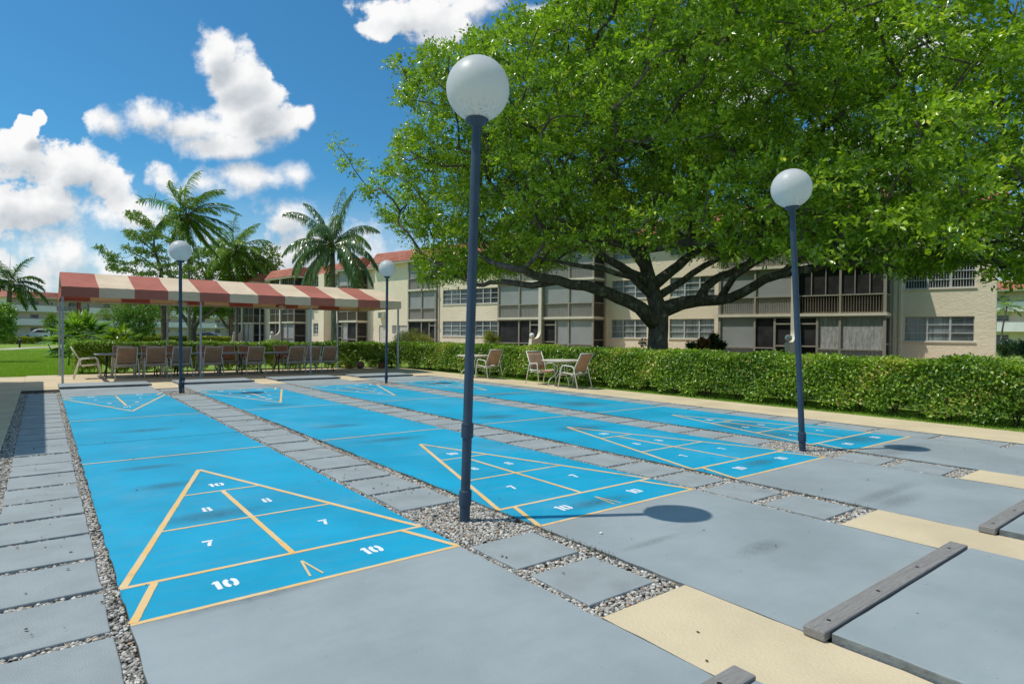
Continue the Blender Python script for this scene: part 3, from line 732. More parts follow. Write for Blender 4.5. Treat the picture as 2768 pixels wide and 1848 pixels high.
# ------------------------------------------------------------------ the spreading shade tree behind the hedge
TREE_LEAF = leafmat('shade_tree_leaf', (.045,.125,.013), (.47,.60,.05), .32, .26, .65, (.74,.70,.08), .09, (1.3,1.65,.42))
T0 = np.array([18.89, 12.14, 0])
bigtree = thing('shade_tree', 'huge spreading shade tree with a forked grey trunk behind the long hedge', 'tree', tuple(T0))
def lp(x, y, d): return at_depth(x, y, d)-T0
r3 = lambda x, y: (1200+x*.298, 650+y*.298)
r4 = lambda x, y: (1800+x*.298, 650+y*.298)
s2 = lambda x, y: (880+x*.46828, y*.46828)
s3 = lambda x, y: (1668+x*.46828, y*.46828)
chains = [
 ([(0,0,-.1), (0,0,.35), lp(*r3(1940,900),24), lp(*r3(1945,780),24), lp(*r3(1950,640),24)], [.50,.41,.36,.36,.34]),
 ([lp(*r3(1930,720),24), lp(*r3(1780,610),23.6), lp(*r3(1500,480),23), lp(*r3(1150,400),22.2), lp(*r3(830,320),21.5), lp(*r3(620,250),20.8), lp(*r3(420,190),22.2), lp(*r3(250,60),23)], [.30,.27,.23,.19,.15,.12,.09,.05]),
 ([lp(*r3(1000,390),22.1), lp(*r3(800,410),22.3), lp(*r3(560,375),22.6), lp(*r3(290,400),24.6), lp(*r3(120,330),25.4)], [.13,.12,.10,.08,.04]),
 ([lp(*r3(2000,640),24), lp(*r3(2170,565),24.3), lp(*r4(300,545),24.4), lp(*r4(480,540),24), lp(*r4(700,470),23.3), lp(*r4(900,350),22.5), lp(*r4(1200,270),21.3), lp(*r4(1500,200),20), lp(*r4(2000,215),18), lp(*r4(2500,120),16)], [.30,.27,.22,.19,.17,.15,.13,.11,.08,.04]),
 ([lp(*r4(250,500),24.5), lp(*r4(450,350),25), lp(*r4(750,210),26), lp(*r4(900,30),27), lp(*r4(1200,-250),28)], [.20,.17,.14,.11,.05]),
 ([lp(*r3(1950,640),24), lp(*r3(1880,420),24), lp(*r3(1800,100),24.2), lp(*s2(1790,1400),24.2), lp(*s2(1600,1120),23.4), lp(*s2(1540,900),22.6), lp(*s2(1500,600),22)], [.30,.27,.22,.19,.14,.10,.05]),
 ([lp(*r3(1860,380),24), lp(*r3(1500,180),23.2), lp(*r3(1250,0),22.6), lp(*s2(1200,1290),22), lp(*s2(950,1050),23)], [.17,.14,.11,.08,.04]),
 ([lp(*r3(1830,150),24.2), lp(*s3(170,1440),23.4), lp(*s3(400,1400),22.6), lp(*s3(700,1420),21.6), lp(*s3(850,1390),21), lp(*s3(980,1275),20.3), lp(*s3(1170,1222),19.3), lp(*s3(1500,1250),18), lp(*s3(1700,1262),17.2), lp(*s3(2050,1130),15.6), lp(*s3(2400,1000),14.2)], [.16,.15,.14,.125,.12,.11,.10,.09,.08,.06,.03]),
 ([lp(*r3(1990,330),24), lp(*r3(2300,90),25.5), lp(*s3(400,1100),27), lp(*s3(700,700),28)], [.20,.16,.11,.05]),
 ([lp(*r3(1900,520),24), lp(*r3(1700,330),23.4), lp(*r3(1450,260),22.8), lp(*r3(1150,215),22.6), lp(*r3(850,150),22.8)], [.14,.12,.10,.075,.03]),
 ([lp(*r3(1890,330),24), lp(*r3(1680,60),23.2), lp(*s2(1430,1330),22.4), lp(*s2(1230,1180),21.8), lp(*s2(1000,1080),21.6)], [.15,.13,.10,.07,.03]),
 ([lp(*r3(2000,480),24), lp(*r3(2250,300),24.6), lp(*r4(450,180),25), lp(*r4(700,60),25.4), lp(*r4(1000,-60),25.8)], [.15,.13,.10,.07,.03]),
 ([lp(*r4(480,500),24), lp(*r4(620,330),23.4), lp(*r4(840,190),22.6), lp(*r4(1100,60),21.6), lp(*r4(1400,-20),20.6)], [.13,.11,.09,.07,.03]),
 ([lp(*r4(1000,310),22), lp(*r4(1250,150),21), lp(*r4(1500,110),20), lp(*r4(1750,90),19), lp(*r4(2050,30),18)], [.10,.085,.07,.05,.025]),
 ([lp(*r4(1500,200),20), lp(*r4(1800,130),19.6), lp(*r4(2100,120),19), lp(*r4(2500,160),17.5), lp(*r4(2900,200),16)], [.085,.07,.06,.05,.03]),
 ([lp(*s3(980,1275),20.3), lp(*s3(1100,900),20), lp(*s3(1160,760),19.8), lp(*s3(1300,650),19), lp(*s3(1500,480),18), lp(*s3(1700,300),17)], [.09,.085,.08,.065,.05,.03]),
 ([lp(*s3(1160,760),19.8), lp(*s3(1040,560),19.5), lp(*s3(1000,300),19)], [.06,.05,.03]),
 ([lp(*s2(1600,1120),23.4), lp(*s2(1650,800),22), lp(*s2(1800,500),20.5), lp(*s2(1980,300),19.5)], [.11,.09,.06,.03]),
]
CROWN = [(1493,-80),(1493,0),(1461,28),(1440,50),(1399,9),(1339,47),(1334,84),(1278,80),(1225,112),(1161,112),(1120,150),(1067,145),(1025,183),(1081,234),(1039,272),(1095,309),(1058,398),(1053,445),
         (1010,436),(974,370),(930,375),(903,356),(889,440),(931,478),(960,506),(988,553),(1044,609),(1077,656),(1123,665),(1110,720),(1145,785),(1260,772),(1400,758),(1500,742),(1580,712),(1660,690),(1740,700),(1800,690),(1900,705),(1960,730),(2040,700),(2150,712),(2250,735),(2330,715),(2413,757),(2505,752),(2620,712),(2665,762),(2768,790),(3300,830),(5200,700),(5200,-4000),(1300,-4000)]
def FACADE_CLEAR(P, m): return ((P-np.array([36.23, 5.67, 0]))@np.array([-.9718, -.236, 0])) > .36*P[:, 2]+1.9+m
def crown_ok(Pw, jit=0):
    x, y, z = project(Pw); x = x+RNG.normal(0, 1, len(x))*jit; y = y+RNG.normal(0, 1, len(y))*jit
    ok = inpoly(x, y, CROWN) | (z < 1)
    return ok & (Pw[:, 0] > 13.5-.418*Pw[:, 2]) & FACADE_CLEAR(Pw, 0)
n = 60000
th = RNG.uniform(0, 2*PI, n); rr = np.sqrt(RNG.uniform(0, 1, n))
hh = RNG.uniform(0, 1, n)
X = np.stack([np.cos(th)*rr*13.2, np.sin(th)*rr*13.2, 3.0+hh*12], 1)
q = np.sqrt((X[:, 0]/13.2)**2+(X[:, 1]/13.2)**2+(np.maximum(X[:, 2]-4.2, 0)/10.8)**2)
low = 3.0+np.maximum(0, 3.4*(1-rr*13.2/9))
keep = (q < 1) & ((q > .62) | (RNG.uniform(0, 1, n) < .42)) & (X[:, 2] > low) & (X[:, 2] > 3.1)
Pw = X[keep]+T0
lob = np.sin(Pw[:, 0]*1.1+2*np.sin(Pw[:, 2]*.8))+np.sin(Pw[:, 1]*1.2+1.3)+np.sin(Pw[:, 2]*1.5+Pw[:, 1]*.4)   # lobes and hollows
Pw = Pw[lob > -.62]
for dx, dy in ((0, 0), (22, 0), (-22, 0), (0, 20), (0, -20)):
    px, py, pz = project(Pw); ok = (inpoly(px+dx, py+dy, CROWN) | (pz < 1)) & (Pw[:, 0] > 13.9-.418*Pw[:, 2]) & FACADE_CLEAR(Pw, .6); Pw = Pw[ok]
# the long low limbs that reach out to the left
ext = []
for px, py, d in ((905,385,27.6),(925,420,27.6),(955,455,27.4),(985,490,27.2),(1010,525,27),(1040,560,26.6),(1075,600,26.4),(1100,640,26.4),(1150,700,26.2),(1185,735,26),(1230,750,25.8),(960,410,27.4),(1085,180,21.9),(1060,210,22.3),(1120,190,21.4),(1170,150,20.6),(1100,270,22.2),(1075,290,22.6),(1080,420,23.8),(1100,380,23.2),(1300,100,18.9),(1350,80,18.2),(1400,45,17.6),(1450,60,17.4),(1250,130,19.6),(1210,160,20),(1090,450,24.2),(1130,520,24.6),(1060,620,26.6),(930,370,27.8),(1170,600,25),(1200,450,23.4),
                  (2460,735,17.5),(2540,725,16.8),(2700,760,14.5),(2740,730,14),(2660,720,15),(2420,735,18)):
    ext.append(at_depth(px, py, d))
tips = thin(np.concatenate([np.array(ext), Pw]), 1.0)
print('shade tree clumps', len(tips))
grow('trunk', chains, tips-T0, bigtree, BARK, .019, 2.2, .26, .6, .10)
dist = np.linalg.norm(tips-CAM, axis=1)
parts = []
B, D, N, S, R = clump_leaves(tips, 27, 13, 1.08, .150, T0+np.array([0, 0, 4]), .95, .42, .75)
ok = crown_ok(B, 9); B, D, N, S, R = B[ok], D[ok], N[ok], S[ok], R[ok]
print('shade tree leaves', len(B))
leaves('crown', B-T0, D, N, S, .50, TREE_LEAF, bigtree, .3, R)

# ------------------------------------------------------------------ hedges
HEDGE = leafmat('hedge_leaf', (.08,.17,.018), (.37,.53,.05), .26, .3, .5, (.50,.42,.10), .03)
HEDGE2 = leafmat('far_hedge_leaf', (.18,.23,.02), (.50,.48,.06), .25, .4, .4)
TWIG = simple('hedge_twig', (.10,.075,.05), .9, .1)
def hedge(name, label, path, width, z0, z1, dens, lsize, mat, stems=True, amp=.045, group=None, zlow=None, matstem=None):
    t = thing(name, label, 'hedge', (path[0][0], path[0][1], 0), 0, group); o = np.array([path[0][0], path[0][1], 0])
    pts = np.array(path, float); seg = np.diff(pts, axis=0); ln = np.linalg.norm(seg, axis=1); tot = ln.sum(); cum = np.concatenate([[0], np.cumsum(ln)])
    def at(s):
        i = np.clip(np.searchsorted(cum, s, 'right')-1, 0, len(ln)-1); u = (s-cum[i])/ln[i]
        p = pts[i]+seg[i]*u[:, None]; d = seg[i]/ln[i][:, None]; return p, np.stack([-d[:, 1], d[:, 0]], 1), d
    H = z1-z0; per = 2*H+width
    n = int(tot*per*dens); s = RNG.uniform(-.08, tot+.08, n); a = RNG.uniform(0, per, n)
    lat = np.where(a < H, -width/2, np.where(a < H+width, a-H-width/2, width/2)); z = np.where(a < H, z0+a, np.where(a < H+width, z1, z0+per-a))
    nl = np.where(a < H, -1., np.where(a < H+width, 0., 1.)); nz = np.where((a >= H) & (a < H+width), 1., 0.)
    ends = int(width*H*dens)
    s = np.concatenate([s, RNG.uniform(-.05, .0, ends), RNG.uniform(tot, tot+.05, ends)]); lat = np.concatenate([lat, RNG.uniform(-width/2, width/2, 2*ends)])
    z = np.concatenate([z, RNG.uniform(z0, z1, 2*ends)]); nl = np.concatenate([nl, np.zeros(2*ends)]); nz = np.concatenate([nz, np.zeros(2*ends)])
    ne = np.concatenate([np.zeros(n), -np.ones(ends), np.ones(ends)])
    p, nr, d = at(np.clip(s, 0, tot)); p = p+d*(s-np.clip(s, 0, tot))[:, None]
    bump = amp*(np.sin(s*2.3)+np.sin(s*5.1+1)+np.sin(z*6+s*3.3)+np.sin(s*11+z*9)*.6)
    lat2 = lat+nl*bump*.6; zz = z+nz*bump*.55-.03*nz*np.abs(nl)
    under = z0+(.16*(.5+.5*np.sin(s*3.4))+.10*np.sin(s*7.7+2)) if zlow is None else z0*np.ones(len(s))
    P = np.concatenate([p+nr*lat2[:, None], zz[:, None]], 1)
    keep = zz > under; outw = np.concatenate([nr*nl[:, None]+d*ne[:, None], nz[:, None]], 1)
    dep = RNG.exponential(.06, len(P)); P = P-outw*dep[:, None]+RNG.normal(0, .018, P.shape)
    P, outw, dep = P[keep], outw[keep], dep[keep]
    Dl = unit(outw*.55+rdir(len(P), -.1)*.95); N = unit(outw*.8+np.array([0, 0, .5])+rdir(len(P))*.6)
    hue = np.clip(RNG.uniform(0, 1, len(P))*.8+.16*(np.sin(P[:, 1]*1.3+P[:, 0])+np.sin(P[:, 1]*3.7+P[:, 2]*4))+.05, 0, .985); sick = np.sin(P[:, 1]*.83+1.1)+np.sin(P[:, 1]*2.9+P[:, 2]*5)*.8
    hue = np.where((sick > 1.35) & (RNG.uniform(0, 1, len(P)) < .18), .99, hue); hue = np.where(RNG.uniform(0, 1, len(P)) < .018, .99, hue)
    leaves('foliage', P-o, Dl, N, lsize*RNG.uniform(.6, 1.35, len(P)), .62, mat, t, .4, hue)
    # leafy inside so that one does not see straight through
    n2 = int(tot*width*H*220); s = RNG.uniform(0, tot, n2); p, nr, d = at(s); lat = RNG.uniform(-.42, .42, n2)*width
    z = RNG.uniform(z0+.24, z1-.08, n2); P = np.concatenate([p+nr*lat[:, None], z[:, None]], 1)
    leaves('inner_foliage', P-o, rdir(n2), rdir(n2, .4), lsize*2.1*RNG.uniform(.8, 1.2, n2), .8, mat, t, .3)
    if stems:
        s = 0.15
        while s < tot:
            b = MB()
            p, nr, d = at(np.array([s])); p, nr, d = p[0], nr[0], d[0]
            base = np.array([*(p+nr*random.uniform(-.2, .2)*width), -.03])-o
            for k in range(random.choice((4, 5, 6))):
                dx = d*random.uniform(-.28, .28)+nr*random.uniform(-.36, .36)*width; bb2 = base+np.array([*(d*random.uniform(-.05, .05)+nr*random.uniform(-.05, .05)), 0])
                b.tube([bb2, bb2+np.array([dx[0]*.4, dx[1]*.4, .22]), bb2+np.array([dx[0], dx[1], .55])], [.012, .009, .006], 5)
            s += random.uniform(.42, .68); b.build('stem', TWIG, t)
    return t
corner = [(0.55, 21.1), (8.4, 21.0), (9.8, 20.75), (10.8, 20.25), (11.5, 19.5), (11.95, 18.4), (12.16, 17.0), (12.22, 14), (12.22, 6), (12.24, -7.5)]
hedge('clipped_hedge', 'long clipped green hedge running beside the courts and turning behind the canopy', corner, 1.15, .06, .985, 2500, .060, HEDGE)
hedge('low_hedge', 'low yellow green hedge on the open lawn at the foot of the spear leaf palm', [(-9, 78.2), (1.2, 77.6), (3.2, 77.8)], .9, -.02, .66, 230, .14, HEDGE2, False, .03, 'low hedges across the lawn', 1)
hedge('low_hedge', 'low yellow green hedge across the far lawn seen under the canopy', [(8.5, 92.8), (14, 94.0), (22.0, 95.2)], .9, -.02, .72, 230, .14, HEDGE2, False, .03, 'low hedges across the lawn', 1)
hedge('low_hedge', 'short low hedge piece behind the others, seen beside the ficus trunk', [(12.3, 113), (16.3, 114)], .9, -.02, .9, 200, .16, HEDGE2, False, .03, 'low hedges across the lawn', 1)
# grass along the hedge foot and at the lawn edge
def blades(name, pts, h, w, mat, label):
    n = len(pts); a = RNG.uniform(0, 2*PI, n); lean = RNG.normal(0, .35, (n, 2)); hh = h*RNG.uniform(.5, 1.3, n)
    s = np.stack([np.cos(a), np.sin(a), np.zeros(n)], 1)*w/2
    tip = pts+np.concatenate([lean*hh[:, None], hh[:, None]], 1)
    V = np.stack([pts-s, pts+s, tip], 1).reshape(-1, 3); F = np.arange(n*3).reshape(-1, 3)
    return tag(npmesh(name, V, F, mat, None, False, np.repeat(RNG.uniform(0, 1, n), 3)), label, None, None, 'stuff')
GBLADE = leafmat('grass_blade', (.18,.31,.03), (.32,.46,.06), .35, .6, .2, (.42,.38,.15), .08)
n1 = 26000; g1 = np.stack([RNG.uniform(11.27, 13.1, n1), RNG.uniform(-6, 15, n1), np.full(n1, -.03)], 1)
n2 = 90000; yy = 19.9+RNG.uniform(0, 1, n2)**1.6*34; g2 = np.stack([RNG.uniform(-.095, .04, n2)*(yy+3.3)+RNG.uniform(-.6, .6, n2), yy, np.full(n2, -.03)], 1)
g2 = g2[(g2[:, 1] > 20.0+np.clip(g2[:, 0]+1.2, 0, 2)*.35)]
n3 = 9000; g3 = np.stack([RNG.uniform(.3, 12, n3), RNG.uniform(20.3, 20.75, n3), np.full(n3, -.03)], 1)
blades('grass', np.concatenate([g1, g2, g3]), .055, .012, GBLADE, 'short grass at the hedge foot and on the lawn')

# dry weeds along the slab edges and bits of leaf litter
DRY = leafmat('dry_weed', (.05,.04,.02), (.20,.15,.07), .15, .8, .1, (.10,.16,.03), .15)
pp = []
for (x, y0, y1, n) in ((L-.006, -1.2, 7, 2600), (2*L-.006, -1.2, 8, 2800), (3*L-.006, -1.2, 8, 2200), (-.012, -3, 3, 500), (W+.006, -1, 4, 350), (L+W+.006, -1, 4, 350)):
    y = RNG.uniform(y0, y1, n); m = (np.sin(y*3.1+x)+np.sin(y*7.7)*.7+RNG.normal(0, .6, n)) > -.2
    pp.append(np.stack([x+RNG.normal(0, .012, n), y, np.full(n, -.02)], 1)[m])
blades('dry_weeds', np.concatenate(pp), .032, .006, DRY, 'dry weeds and moss along the edges of the concrete slabs')
LIT = leafmat('fallen_leaf', (.02,.016,.012), (.12,.075,.035), .05, .8, .1)
n = 230; P = np.concatenate([np.stack([RNG.uniform(-.6, 0, 70), RNG.uniform(-1, 8, 70)], 1), np.stack([RNG.uniform(W, L, 90), RNG.uniform(-1, 9, 90)], 1), np.stack([RNG.uniform(0, 9, 70), RNG.uniform(-2, 8, 70)], 1)])
P = np.concatenate([P, np.full((n, 1), .006)], 1); Dl = rdir(n); Dl[:, 2] *= .15
tag(leaves('leaf_litter', P, Dl, np.tile(np.array([0, 0, 1.]), (n, 1))+RNG.normal(0, .25, (n, 3)), RNG.uniform(.010, .028, n), .6, LIT), 'small dry leaves and bits scattered over the slabs', None, None, 'stuff')

# ------------------------------------------------------------------ palms
def strip_leaves(B, D, G, ln, w, k=3):
    """thin drooping leaflets: base B, direction D, droop G, length ln, width w"""
    n = len(B); V = np.zeros((n, (k+1)*2, 3)); S = unit(np.cross(D, np.array([0, 0, 1.])+RNG.normal(0, .35, (n, 3))))
    p = B.copy(); d = D.copy()
    for i in range(k+1):
        wi = w*(.6, 1., .75, .05)[i] if k == 3 else w*(1-.9*i/k)
        V[:, 2*i] = p-S*np.reshape(wi, (-1, 1))/2; V[:, 2*i+1] = p+S*np.reshape(wi, (-1, 1))/2
        d = unit(d+np.array([0, 0, -1.])*np.reshape(G, (-1, 1))/k); p = p+d*np.reshape(ln, (-1, 1))/k
    f = np.array([[2*i, 2*i+1, 2*i+3, 2*i+2] for i in range(k)])
    F = (f[None]+(np.arange(n)*(k+1)*2)[:, None, None]).reshape(-1, 4); return V.reshape(-1, 3), F
COCO = leafmat('coconut_frond', (.085,.18,.02), (.28,.39,.05), .35, .32, .5, (.35,.27,.06), .03)
QUEEN = leafmat('queen_frond', (.065,.14,.05), (.21,.30,.115), .3, .25, .6)
ROYAL = leafmat('royal_frond', (.045,.11,.025), (.14,.24,.05), .3, .35, .5)
STALK = simple('frond_stalk', (.24,.22,.07), .6, .3)
COCON = simple('coconut', (.38,.26,.05), .5, .3)
def palm(name, label, base, h, nf, fl, leaflen, mat, trunk_r, emin, emax, droop, wind=(0,0), nlf=46, lean=(0,0), nuts=0, hang=.9, shaft=None, spear=0, width=.045, group=None):
    base = np.array(base, float); t = thing(name, label, 'palm', tuple(base), 0, group); top = np.array([lean[0], lean[1], h])
    b = MB(); m = 14; pts = []; rr = []
    for i in range(m+1):
        u = i/m; pts.append((lean[0]*u**1.6, lean[1]*u**1.6, h*u-.05*(i == 0))); rr.append(trunk_r*(1.35-.55*min(1, u*4)*.6-.15*u)*(1+.03*(i % 2)))
    b.tube(pts, rr, 12); b.build('trunk', BARKP, t, True)
    if shaft:
        b = MB(); b.tube([tuple(top+np.array([0,0,-.1])), tuple(top+np.array([0,0,shaft*.4])), tuple(top+np.array([0,0,shaft]))], [trunk_r*.75, trunk_r*.8, trunk_r*.3], 10); b.build('crownshaft', simple('crownshaft', (.14,.20,.05), .4, .4), t, True)
    Vs, Fs, Rs = [], [], []; o = 0; b = MB(); c0 = top+np.array([0, 0, (shaft or 0)*.8])
    for i in range(nf):
        az = 2.39996*i+RNG.uniform(-.3, .3); e = math.radians(emax+(emin-emax)*(i/(nf-1))**.9+RNG.uniform(-6, 6))
        d = np.array([math.cos(az)*math.cos(e), math.sin(az)*math.cos(e), math.sin(e)]); p = c0.copy(); L_ = fl*RNG.uniform(.85, 1.08); K = 14; P_ = [p.copy()]; Ds = [d]
        for k in range(K):
            d = d+np.array([wind[0], wind[1], 0])*(.035+.05*k/K)+np.array([0, 0, -1])*droop*(.25+1.1*k/K)/K*1.6*max(.25, math.cos(e)*.5+.5); d /= np.linalg.norm(d)
            p = p+d*L_/K; P_.append(p.copy()); Ds.append(d)
        P_ = np.array(P_); Ds = np.array(Ds)
        b.tube(list(P_), list(np.linspace(.026, .006, K+1)*fl/3.2), 5)
        u = np.linspace(.14, .995, nlf); idx = u*K; i0 = np.clip(idx.astype(int), 0, K-1); fr = (idx-i0)[:, None]
        Bp = P_[i0]*(1-fr)+P_[i0+1]*fr; Dp = unit(Ds[i0]*(1-fr)+Ds[i0+1]*fr)
        side = unit(np.cross(Dp, np.array([0, 0, 1.])+1e-3)); upv = np.cross(side, Dp); prof = leaflen*np.sin(PI*np.clip(.12+.88*u, 0, .97))**.55
        rf = RNG.uniform(0, .5)
        for sg in (-1, 1):
            dl = unit(side*sg*.75+Dp*.55+upv*RNG.normal(.12, .22, nlf)[:, None]+np.array([wind[0], wind[1], 0])*.5+RNG.normal(0, .08, (nlf, 3)))
            V, F = strip_leaves(Bp, dl, hang*RNG.uniform(.7, 1.3, nlf), prof*RNG.uniform(.85, 1.1, nlf), width*np.ones(nlf))
            Vs.append(V); Fs.append(F+o); o += len(V); Rs.append(np.repeat(np.clip(rf+RNG.uniform(0, .5, nlf), 0, 1), 8))
    b.build('frond_stalks', STALK, t, True)
    npmesh('fronds', np.concatenate(Vs), np.concatenate(Fs), mat, t, False, np.concatenate(Rs))
    if nuts:
        for k in range(nuts):
            b = MB(); a = 2.4*k; rr = .17+.1*(k % 3); prof = [(max(.003, .12*math.sin(PI*i/8)), .15*math.cos(PI*i/8)) for i in range(8, -1, -1)]
            b.lathe(prof, 10, tuple(c0+np.array([math.cos(a)*(.25+rr*.4), math.sin(a)*(.25+rr*.4), -.35-.12*(k % 4)]))); b.build('coconut', COCON, t, True)
    if spear:
        b = MB(); b.tube([tuple(c0), tuple(c0+np.array([.02,.02,spear*.6])), tuple(c0+np.array([.06,.03,spear]))], [.03,.022,.004], 6); b.build('spear_leaf', STALK, t, True)
    return t
def gp(x, d): p = on_ground(x, d); return (p[0], p[1], -.03)
wr = CR[:2]
palm('coconut_palm', 'tallest coconut palm with yellow nuts, bent by the wind above the canopy', gp(512, 68), 14.4, 32, 5.6, 1.35, COCO, .16, -64, 78, 1.25, tuple(wr*1.6), 70, tuple(-CR[:2]*.25), 8, 1.1, width=.10)
palm('coconut_palm', 'shorter coconut palm in front of the round leafy ficus crown', gp(639, 80), 12.0, 30, 5.6, 1.4, COCO, .17, -64, 76, 1.25, tuple(wr*.7), 70, tuple(-CR[:2]*.1), 4, 1.1, width=.095)
palm('queen_palm', 'blue green queen palm with shaggy drooping fronds in front of the red roof', gp(903, 45), 7.3, 26, 4.7, 1.0, QUEEN, .19, -40, 84, 1.85, (0, 0), 96, tuple(-CR[:2]*.15), 0, 2.6, .7, 2.6, width=.055)
palm('royal_palm', 'palm with a long unopened spear leaf behind the low lawn hedge', gp(20, 66), 5.6, 14, 4.1, .95, ROYAL, .24, -30, 70, 1.4, tuple(wr*.2), 90, (.2, 0), 0, .8, 1.1, 3.5, width=.09)
palm('small_palm', 'small twin stemmed palm beside the far right building', gp(2703, 52), 4.2, 12, 1.5, .5, COCO, .07, -30, 70, .9, (0, 0), 30, tuple(CR[:2]*.55), 0, .7, width=.04)

FAN = leafmat('fan_palm_leaf', (.10,.22,.025), (.34,.48,.09), .3, .28, .6)
FANY = leafmat('yellow_fan_leaf', (.10,.19,.015), (.30,.38,.03), .35, .3, .5)
def fan_palm(label, base, h, nl, rleaf, mat):
    t = thing('fan_palm', label, 'palm', base, 0, 'fan palms behind the hedge'); Vs, Fs, Rs = [], [], []; o = 0; b = MB()
    b2 = MB(); b2.tube([(0,0,-.05),(0,0,h*.16)], [.09,.08], 8); b2.build('trunk', BARKP, t, True)
    for i in range(nl):
        az = 2.4*i+RNG.uniform(-.3, .3); e = math.radians(82-95*(i/nl)+RNG.uniform(-8, 8)); d = np.array([math.cos(az)*math.cos(e), math.sin(az)*math.cos(e), math.sin(e)])
        s0 = np.array([0, 0, h*.22+.1*RNG.uniform()]); ll = h*.52*RNG.uniform(.8, 1.1); p1 = s0+d*ll+np.array([0, 0, -.10*ll*math.cos(e)]); b.tube([s0, s0+d*ll*.5, p1], [.014, .011, .008], 5)
        d2 = unit(d+np.array([0, 0, -.35])); side = unit(np.cross(d2, np.array([0, 0, 1.]))); k = 26; ang = np.linspace(-2.1, 2.1, k)
        D = unit(d2[None]*np.cos(ang)[:, None]+side[None]*np.sin(ang)[:, None]+RNG.normal(0, .06, (k, 3)))
        V, F = strip_leaves(np.repeat(p1[None], k, 0), D, np.full(k, .28), rleaf*(1-.25*np.abs(ang)/2)*RNG.uniform(.9, 1.1, k), np.full(k, rleaf*.13))
        Vs.append(V); Fs.append(F+o); o += len(V); Rs.append(np.repeat(np.clip(RNG.uniform(0, .6)+RNG.uniform(0, .4, k), 0, 1), 8))
    b.build('petioles', STALK, t, True); npmesh('fan_leaves', np.concatenate(Vs), np.concatenate(Fs), mat, t, False, np.concatenate(Rs)); return t
fan_palm('large shining fan palm behind the lawn end of the hedge', gp(224, 33), 2.5, 44, .84, FAN)
fan_palm('smaller yellow green fan palm beside the large fan palm', gp(323, 31), 1.7, 32, .58, FANY)

# ------------------------------------------------------------------ background trees and shrubs
def tree(name, label, base, chains, tips, ntw, nlf, rad, lsize, mat, bark=BARKT, rtip=.014, cat='tree', group=None, width=.5, up=.5, bf=.3, flat=.75):
    t = thing(name, label, cat, base, 0, group); tips = np.array(tips)
    grow('trunk', chains, tips, t, bark, rtip, 2.2, bf, .8, .08)
    B, D, N, S, R = clump_leaves(tips, ntw, nlf, rad, lsize, None, up, flat)
    leaves('crown', B, D, N, S, width, mat, t, .3, R); return t
SPARSE = leafmat('sparse_tree_leaf', (.09,.17,.025), (.24,.33,.05), .3, .4, .4)
FICUS = leafmat('ficus_leaf', (.05,.13,.02), (.16,.27,.035), .3, .35, .4)
LIME = leafmat('round_tree_leaf', (.08,.16,.015), (.22,.31,.035), .35, .4, .4)
def rel(base, x, y, d): return at_depth(x, y, d)-np.array(base)
z5 = lambda x, y: (260+x*.21683, 460+y*.21683)
bs = gp(445, 60)
tp = []
for x, y in ((60,990),(110,1050),(180,1120),(260,1080),(330,1150),(160,1190),(220,1230),(300,1250),(380,780),(440,790),(430,550),(500,560),(560,590),(600,640),(460,620),(640,680),(690,720),(590,830),(650,860),(560,880),(480,850),(620,800),(700,830),(760,800),(400,980),(470,1000),(540,1010),(610,1040),(680,1060),(740,960),(800,1000),(820,840),(850,1080),(890,1200),(930,1270),(960,1330),(560,1120),(640,1180),(480,1160),(400,1260),(520,1290),(620,1300),(720,1280),(840,1290),(760,1180),(900,640),(960,700),(1000,800),(930,900),(1020,1000),(1100,1060),(1150,1200),(1050,1280),(980,1180)):
    for k in range(2): tp.append(rel(bs, *z5(x+RNG.uniform(-25, 25), y+RNG.uniform(-20, 20)), 60+RNG.uniform(-3, 3)))
tree('sparse_tree', 'open thin leaved tree with dark bare branches beside the tall coconut palm', bs,
     [([(0,0,-.05), rel(bs, *z5(830,1400), 60), rel(bs, *z5(790,1200), 60), rel(bs, *z5(720,960), 60), rel(bs, *z5(720,800), 60)], [.28,.22,.16,.11,.05]),
      ([rel(bs, *z5(790,1250), 60), rel(bs, *z5(600,1100), 60.5), rel(bs, *z5(400,1000), 61)], [.10,.07,.03]),
      ([rel(bs, *z5(720,1010), 60), rel(bs, *z5(560,880), 59.5), rel(bs, *z5(440,800), 59)], [.07,.05,.03])], tp, 15, 7, .62, .20, SPARSE, BARKT, .013, width=.55, flat=.45)
def cloud_tips(base, blobs, dmin, d):
    P = []
    for (x, y, rx, ry) in blobs:
        n = 260; v = rdir(n)*RNG.uniform(.55, 1., n)[:, None]**.5; c = rel(base, x, y, d); r1, r2_ = rx*d/FPX, ry*d/FPX
        P.append(c+v[:, :1]*r1*CR+v[:, 1:2]*r1*.9*CF+v[:, 2:]*r2_*np.array([0, 0, 1.]))
    P = np.concatenate(P); P = P[P[:, 2] > 1.2]; return thin(P[RNG.permutation(len(P))], dmin)
ba = gp(520, 84)
z2 = lambda x, y: (380+x*.16584, 680+y*.16584)
